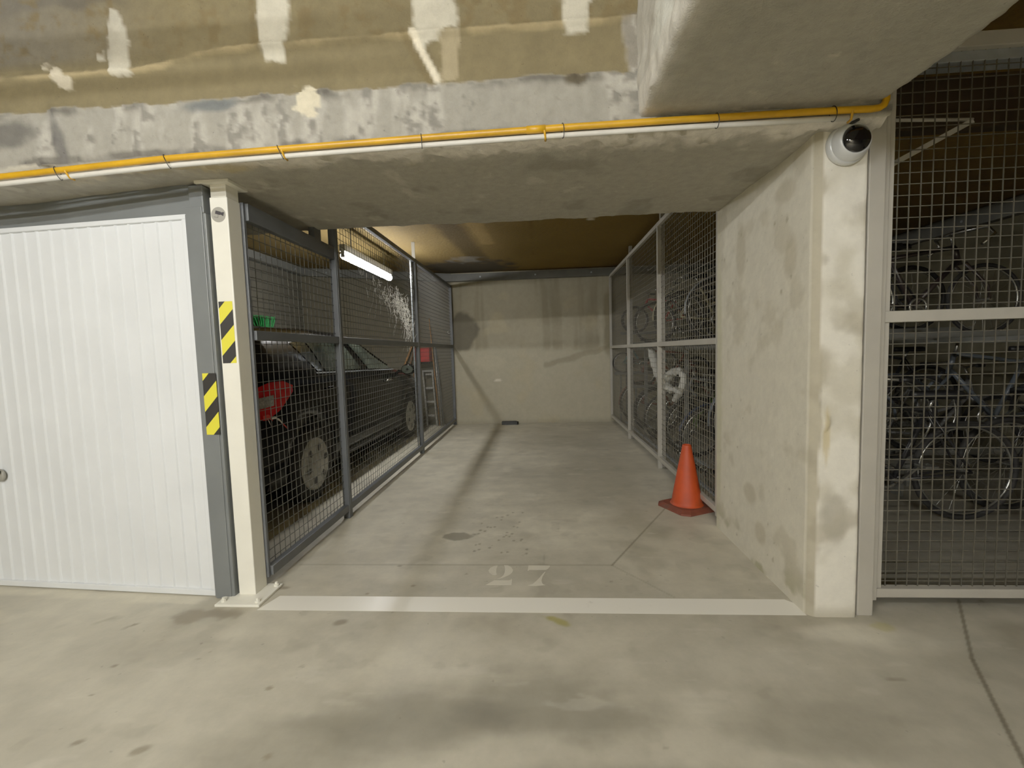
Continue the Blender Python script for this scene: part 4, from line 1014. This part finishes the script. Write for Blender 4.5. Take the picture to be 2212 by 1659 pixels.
def bicycle(label, x0, y, zb, r=.33, col='bike_black', tw=.035, wb=1.03, flip=False, guards=None, basket=False, step=False, sport=False, barw=.28, name='bicycle'):
    """rear hub at local (0,0,r), bike points to +x; flip turns it to face the other way"""
    t = thing(name, label, 'bicycle', (0, 0, 0), 'bicycles in the store')
    s = r / .33; H = wb; seat = Vector((.20 * s, 0, r + .50 * s)); bb = Vector((.43 * H, 0, r - .05 * s)); head0 = Vector((.78 * H, 0, r + .36 * s)); head1 = Vector((.745 * H, 0, r + .48 * s)); hub0 = Vector((0, 0, r)); hub1 = Vector((H, 0, r))
    seatl = bb + (seat - bb) * .82
    ftr = .016
    mb = MB(); mb.tube([bb, seatl], ftr, 8); mb.tube([head0, head1], ftr * 1.15, 8); mb.tube([bb, head0], ftr * 1.1, 8)
    if step: mb.tube([bb + (seat - bb) * .35, bb * .4 + head0 * .6 + Vector((-.05, 0, .02)), head1], ftr, 8)
    else: mb.tube([seatl, head1], ftr, 8)
    for sy in (-.05, .05):
        mb.tube([hub0 + Vector((0, sy, 0)), bb + Vector((0, sy * .4, 0))], .009, 6); mb.tube([hub0 + Vector((0, sy, 0)), seatl + Vector((0, sy * .3, 0))], .008, 6)
    mb.build('frame', M[col], t)
    mb = MB(); mb.tube([head1, head0 + Vector((.012, 0, -.04 * s))], .017, 8)
    for sy in (-.045, .045): mb.tube([head0 + Vector((.01, sy, -.03 * s)), hub1 + Vector((-.02, sy, .12 * s)), hub1 + Vector((0, sy, 0))], [.013, .011, .009], 6)
    mb.build('fork', M[col], t)
    ty, ri, sp_ = wheel_meshes(r, tw)
    for hub in (hub0, hub1):
        w_ = link(ty, 'wheel', t); w_.location = hub
        for me, nm in ((ri, 'rim'), (sp_, 'spokes')):
            c = bpy.data.objects.new(nm, me); COL.objects.link(c); c.parent = w_
    top = head1 + Vector((-.03 * s, 0, .12 * s))
    mb = MB(); mb.tube([head1, top], .012, 8)
    if sport: mb.tube([top + Vector((.02, -.21, -.12)), top + Vector((.1, -.21, -.05)), top + Vector((.06, -.2, 0)), top, top + Vector((.06, .2, 0)), top + Vector((.1, .21, -.05)), top + Vector((.02, .21, -.12))], .011, 8)
    else: mb.tube([top + Vector((-.10, -barw, .03)), top + Vector((0, -barw * .6, .04)), top, top + Vector((0, barw * .6, .04)), top + Vector((-.10, barw, .03))], .011, 8)
    hb = mb.build('handlebar', M['rim'], t)
    mb = MB()
    for sy in (-1, 1): mb.tube([top + Vector((-.10, sy * barw, .03)), top + Vector((-.17, sy * (barw + .01), .028))], .015, 8)
    if not sport: mb.build('grips', M['black'], hb)
    mb = MB(); mb.tube([seatl, seat], .012, 8); mb.build('seat_post', M['rim'], t)
    mb = MB(); pr = [(-.13, .07), (-.10, .08), (-.04, .07), (.04, .035), (.12, .02), (.15, .012)]
    vs = [seat + Vector((x * s, sy * w_, .03 if abs(sy) < 1 else .015)) for x, w_ in pr for sy in (-1, -.5, 0, .5, 1)]
    vs += [v + Vector((0, 0, -.035)) for v in vs]; n0 = len(pr) * 5; fs = []
    for i in range(len(pr) - 1):
        for j in range(4):
            a = i * 5 + j; fs += [(a, a + 5, a + 6, a + 1), (n0 + a, n0 + a + 1, n0 + a + 6, n0 + a + 5)]
        fs += [(i * 5, n0 + i * 5, n0 + i * 5 + 5, i * 5 + 5), (i * 5 + 4, i * 5 + 9, n0 + i * 5 + 9, n0 + i * 5 + 4)]
    fs += [(0, 1, n0 + 1, n0), (1, 2, n0 + 2, n0 + 1), (2, 3, n0 + 3, n0 + 2), (3, 4, n0 + 4, n0 + 3)]; e = n0 - 5
    fs += [(e + j, n0 + e + j, n0 + e + j + 1, e + j + 1) for j in range(4)]
    mb.add(vs, fs, 0, True); mb.build('saddle', M['black'], t)
    mb = MB(); mb.lathe([(.085 * s, -.004), (.085 * s, .004), (.06 * s, .004), (.06 * s, -.004), (.085 * s, -.004)], bb + Vector((0, -.05, 0)), 'Y', 24)
    mb.tube([bb + Vector((0, -.066, 0)), bb + Vector((0, .066, 0))], .014, 8)
    for sg in (1, -1):
        mb.obox(bb + Vector((0, -.06 * sg, 0)), bb + Vector((.12 * s * sg, -.06 * sg, -.11 * s * sg)), .02, .012)
        mb.bbox(tuple(bb + Vector((.12 * s * sg - .04, -.06 * sg - (.09 if sg > 0 else 0), -.11 * s * sg - .01))), tuple(bb + Vector((.12 * s * sg + .04, -.06 * sg + (.09 if sg < 0 else 0), -.11 * s * sg + .01))), .003)
    mb.build('crankset', M['rim'], t)
    if guards:
        for hub, a0, a1 in ((hub0, -.1, 2.7), (hub1, .25, 2.4)):
            mb = MB(); R_ = r + .012; vs = []
            for i in range(19):
                a = a0 + (a1 - a0) * i / 18
                for sy in (-.026, 0, .026): vs.append(hub + Vector((-(R_ - (.01 if sy else 0)) * math.cos(a) * (1 if hub is hub0 else -1) * (1), sy, (R_ - (.01 if sy else 0)) * math.sin(a))))
            mb.add(vs, [(i * 3 + j, i * 3 + 3 + j, i * 3 + 4 + j, i * 3 + 1 + j) for i in range(18) for j in range(2)], 0, True)
            mb.build('mudguard', M[guards], t)
    if basket:
        c = head1 + Vector((.2, 0, .02)); mb = MB()
        for z in (-.11, -.04, .03, .10):
            k = .8 + .2 * (z + .11) / .21; mb.tube([c + Vector((sx * .12 * k, sy * .15 * k, z)) for sx, sy in ((-1, -1), (1, -1), (1, 1), (-1, 1))], .004, 5, closed=True)
        for i in range(20):
            a = 2 * PI * i / 20; q = Vector((max(-1, min(1, 1.5 * math.cos(a))), max(-1, min(1, 1.5 * math.sin(a))), 0))
            mb.tube([c + Vector((q.x * .096, q.y * .12, -.11)), c + Vector((q.x * .12, q.y * .15, .10))], .002, 4, caps=False)
        mb.build('basket', M['rim'], t)
    # 'x0' is the hub of the wheel nearest the fence
    if flip: t.rotation_euler.z = PI; t.location = (x0 + H, y, zb)
    else: t.location = (x0, y, zb)
    return t
B = bicycle
UP = 1.25
B("small red child's bicycle on the upper rack at the back wall", 1.50, 5.02, 1.43, .215, 'bike_red', .035, .78, True)
B('cream mudguarded bicycle on the upper rack, third from the back wall', 1.73, 3.55, UP, .32, 'bike_cream', .035, 1.02, False, 'bike_cream', step=True)
B('dark bicycle on the upper rack between the red and the cream one', 1.62, 4.3, UP, .30, 'bike_black', .04, .98, True)
B('bicycle with shining wheel rims on the upper rack behind the fence post', 1.86, 2.72, UP, .33, 'bike_grey', .03, 1.03, False, 'galv')
B('dark bicycle on the upper rack, its wheel seen whole above the gate rail', 2.20, 1.92, UP + .02, .28, 'bike_black', .035, .94, True)
B('slim dark bicycle on the upper rack nearest the mesh gate', 2.38, 1.40, UP - .03, .262, 'bike_dark', .026, .86, False, sport=True)
B("teal child's bicycle on the middle shelf at the back wall", 1.335, 5.12, .80, .175, 'bike_teal', .025, .66, False, barw=.16)
B("small maroon child's bicycle on the middle shelf behind the fence", 1.50, 4.55, .63, .215, 'bike_brown', .03, .78, True, barw=.2)
B('old bicycle with brown mudguards on the floor at the back wall', 1.57, 4.95, .01, .34, 'bike_brown', .035, 1.05, False, 'bike_brown', step=True)
B('black fat tyred mountain bicycle on the floor behind the fence', 1.60, 4.1, .01, .335, 'bike_black', .055, 1.04, True)
B('grey bicycle with thin tyres on the floor behind the white sheeting', 1.58, 3.4, .01, .33, 'bike_grey', .025, 1.0, True, sport=True)
B('green bicycle on the floor, fourth from the back wall', 1.64, 2.75, .01, .33, 'bike_green', .04, 1.03, True)
B('navy bicycle with front basket on the floor behind the cone', 1.60, 2.1, .01, .33, 'bike_navy', .035, 1.04, True, 'bike_navy', basket=True, step=True)
B('blue-grey bicycle in a low tray, second from the mesh gate', 1.66, 1.5, .27, .335, 'bike_blue', .035, 1.04, False, 'bike_blue', step=True)
B('black bicycle on the floor nearest the mesh gate', 1.72, .95, .01, .33, 'bike_black', .035, 1.03, True)
B('grey-blue bicycle standing deep in the store, seen through the gate', 3.1, 1.75, .27, .33, 'bike_blue', .035, 1.03, True)
B('black bicycle standing beside the grey-blue one, seen through the gate', 3.2, 1.15, .0, .33, 'bike_black', .04, 1.03, False)

B('pale grey bicycle with mudguards deep in the store, behind the grey-blue one', 3.3, 2.4, .0, .33, 'bike_grey', .035, 1.03, False, 'bike_grey', step=True)
B('dark bicycle farthest back in the inner row of the store', 3.2, 3.05, .27, .33, 'bike_black', .04, 1.03, True)
rk = thing('bicycle_rack', 'two level steel rack holding the rows of bicycles', 'bicycle rack', (2.1, 3, 0))
for y in (.62, 2.33, 3.98, 5.28):
    for x in (1.42, 2.95):
        mb = MB(); mb.bbox((x - .02, y - .02, 0), (x + .02, y + .02, 1.24), .003); mb.build('post', M['channel'], rk)
for x in (1.42, 2.95):
    mb = MB(); mb.bbox((x - .02, .6, 1.17), (x + .02, 5.3, 1.21), .003); mb.build('beam', M['channel'], rk)
def tray(y, x0, x1, z):
    mb = MB(); mb.box((x0, y - .045, z - .012), (x1, y + .045, z - .006)); mb.box((x0, y - .045, z - .006), (x0 + (x1 - x0), y - .038, z + .03)); mb.box((x0, y + .038, z - .006), (x1, y + .045, z + .03))
    mb.build('tray', M['channel'], rk)
for y, z, a in ((4.3, UP, 1.3), (3.55, UP, 1.4), (2.72, UP, 1.5), (1.92, UP + .02, 1.9), (1.40, UP - .03, 2.1)): tray(y, a, a + 1.7, z)
tray(5.02, 1.28, 2.6, 1.43); tray(5.12, 1.2, 2.3, .80); tray(4.55, 1.28, 2.6, .63)
for z, y, x in ((1.43, 5.02, 1.42), (1.43, 5.02, 2.5), (.80, 5.12, 1.3), (.80, 5.12, 2.2), (.63, 4.55, 1.42), (.63, 4.55, 2.5)):
    mb = MB(); zb_ = 1.21 if z > 1.3 else 0; mb.bbox((x - .012, y + .05, zb_), (x + .012, y + .07, z - .006), .002); mb.build('support', M['channel'], rk)
for y, x0 in ((1.5, 1.36), (1.75, 2.9), (3.05, 2.95)):
    tray(y, x0, x0 + 1.55, .27)
    for x in (x0 + .1, x0 + 1.4):
        mb = MB(); mb.bbox((x - .012, y - .05, 0), (x + .012, y + .05, .258), .002); mb.build('support', M['channel'], rk)
ho = thing('floor_stand', 'row of slanting chrome wheel hoops on the floor behind the fence', 'bicycle stand', (1.4, 3, 0))
mb = MB(); mb.bbox((1.36, .7, 0), (1.40, 5.2, .02), .003); mb.bbox((1.62, .7, 0), (1.66, 5.2, .02), .003); mb.build('floor_rail', M['galv'], ho)
for y in (4.95, 4.1, 3.4, 2.75, 2.1, 1.5, .95):
    for dy in (-.045, .045):
        mb = MB(); yy = y + dy
        mb.tube([(1.38, yy, .02), (1.27, yy, .20), (1.275, yy, .225), (1.30, yy, .235), (1.325, yy, .22), (1.40, yy, .11), (1.5, yy, .02)], .0065, 8); mb.build('hoop', M['chrome'], ho)

# white sheeting wrapped round something at the fence
ws = thing('white_sheeting', 'crumpled white plastic sheeting hanging behind the fence beside the post', 'sheeting', (1.26, 2.5, .9))
def crumple(name, pts, rads, n=18, seed=1):
    r2 = random.Random(seed); mb = MB()
    P = []; Rr = []
    for i in range(len(pts) - 1):
        for k in range(7):
            t = k / 7; P.append(Vector(pts[i]).lerp(Vector(pts[i + 1]), t)); Rr.append(rads[i] + (rads[i + 1] - rads[i]) * t)
    P.append(Vector(pts[-1])); Rr.append(rads[-1])
    mb.tube(P, Rr, n); out = []
    for v in mb.v:
        q = np.array([v]); d = (fbm(q, 34, 3, seed)[0] - .5) * .06; out.append((v[0] + d * .5, v[1] + d, v[2] + d))
    mb.v = out; mb.build(name, M['cloth'], ws)
crumple('long_fold', [(1.25, 3.0, 1.18), (1.25, 2.86, 1.06), (1.25, 2.70, .94), (1.25, 2.5, .87)], [.04, .05, .05, .055], seed=4)
crumple('looped_fold', [(1.25, 2.55, .86), (1.25, 2.36, .91), (1.25, 2.15, .975), (1.25, 1.98, .985), (1.25, 1.89, .94), (1.25, 1.90, .86), (1.25, 2.0, .79), (1.25, 2.16, .70)], [.06, .045, .03, .024, .024, .03, .032, .022], seed=9)
crumple('sagging_fold', [(1.25, 2.5, .83), (1.25, 2.3, .80), (1.25, 2.05, .80)], [.05, .03, .022], seed=15)

# ------------------------------------------------------------------ world and camera
wd = bpy.data.worlds.new('World'); SC.world = wd; wd.use_nodes = True
wd.node_tree.nodes['Background'].inputs[0].default_value = (.02, .019, .016, 1); wd.node_tree.nodes['Background'].inputs[1].default_value = .3
f_px, pitch, yaw, roll = 957.3, .0721, .0642, -.0293
cy, sy = math.cos(yaw), math.sin(yaw); F = Vector((-sy, cy, 0)); R_ = Vector((cy, sy, 0)); U = Vector((0, 0, 1))
cp, sp_ = math.cos(pitch), math.sin(pitch); f2 = F * cp - U * sp_; u2 = U * cp + F * sp_
cr, sr = math.cos(roll), math.sin(roll); r3 = R_ * cr + u2 * sr; u3 = u2 * cr - R_ * sr
cd = bpy.data.cameras.new('Camera'); cd.sensor_fit = 'HORIZONTAL'; cd.sensor_width = 36; cd.lens = f_px / 2212 * 36; cd.clip_start = .05; cd.clip_end = 60
cam = bpy.data.objects.new('Camera', cd); COL.objects.link(cam)
cam.matrix_world = Matrix(((r3.x, u3.x, -f2.x, 0), (r3.y, u3.y, -f2.y, -2.0745), (r3.z, u3.z, -f2.z, 1.2), (0, 0, 0, 1)))
SC.camera = cam
SC.view_settings.view_transform = 'Standard'; SC.view_settings.look = 'None'; SC.view_settings.exposure = 0.0; SC.view_settings.gamma = 1.28
SC.cycles.use_denoising = True
SC.cycles.max_bounces = 7; SC.cycles.diffuse_bounces = 4; SC.cycles.use_adaptive_sampling = True; SC.cycles.adaptive_threshold = 0.07; SC.cycles.adaptive_min_samples = 16; SC.cycles.glossy_bounces = 3; SC.cycles.sample_clamp_indirect = 4.0
SC.cycles.caustics_reflective = False; SC.cycles.caustics_refractive = False
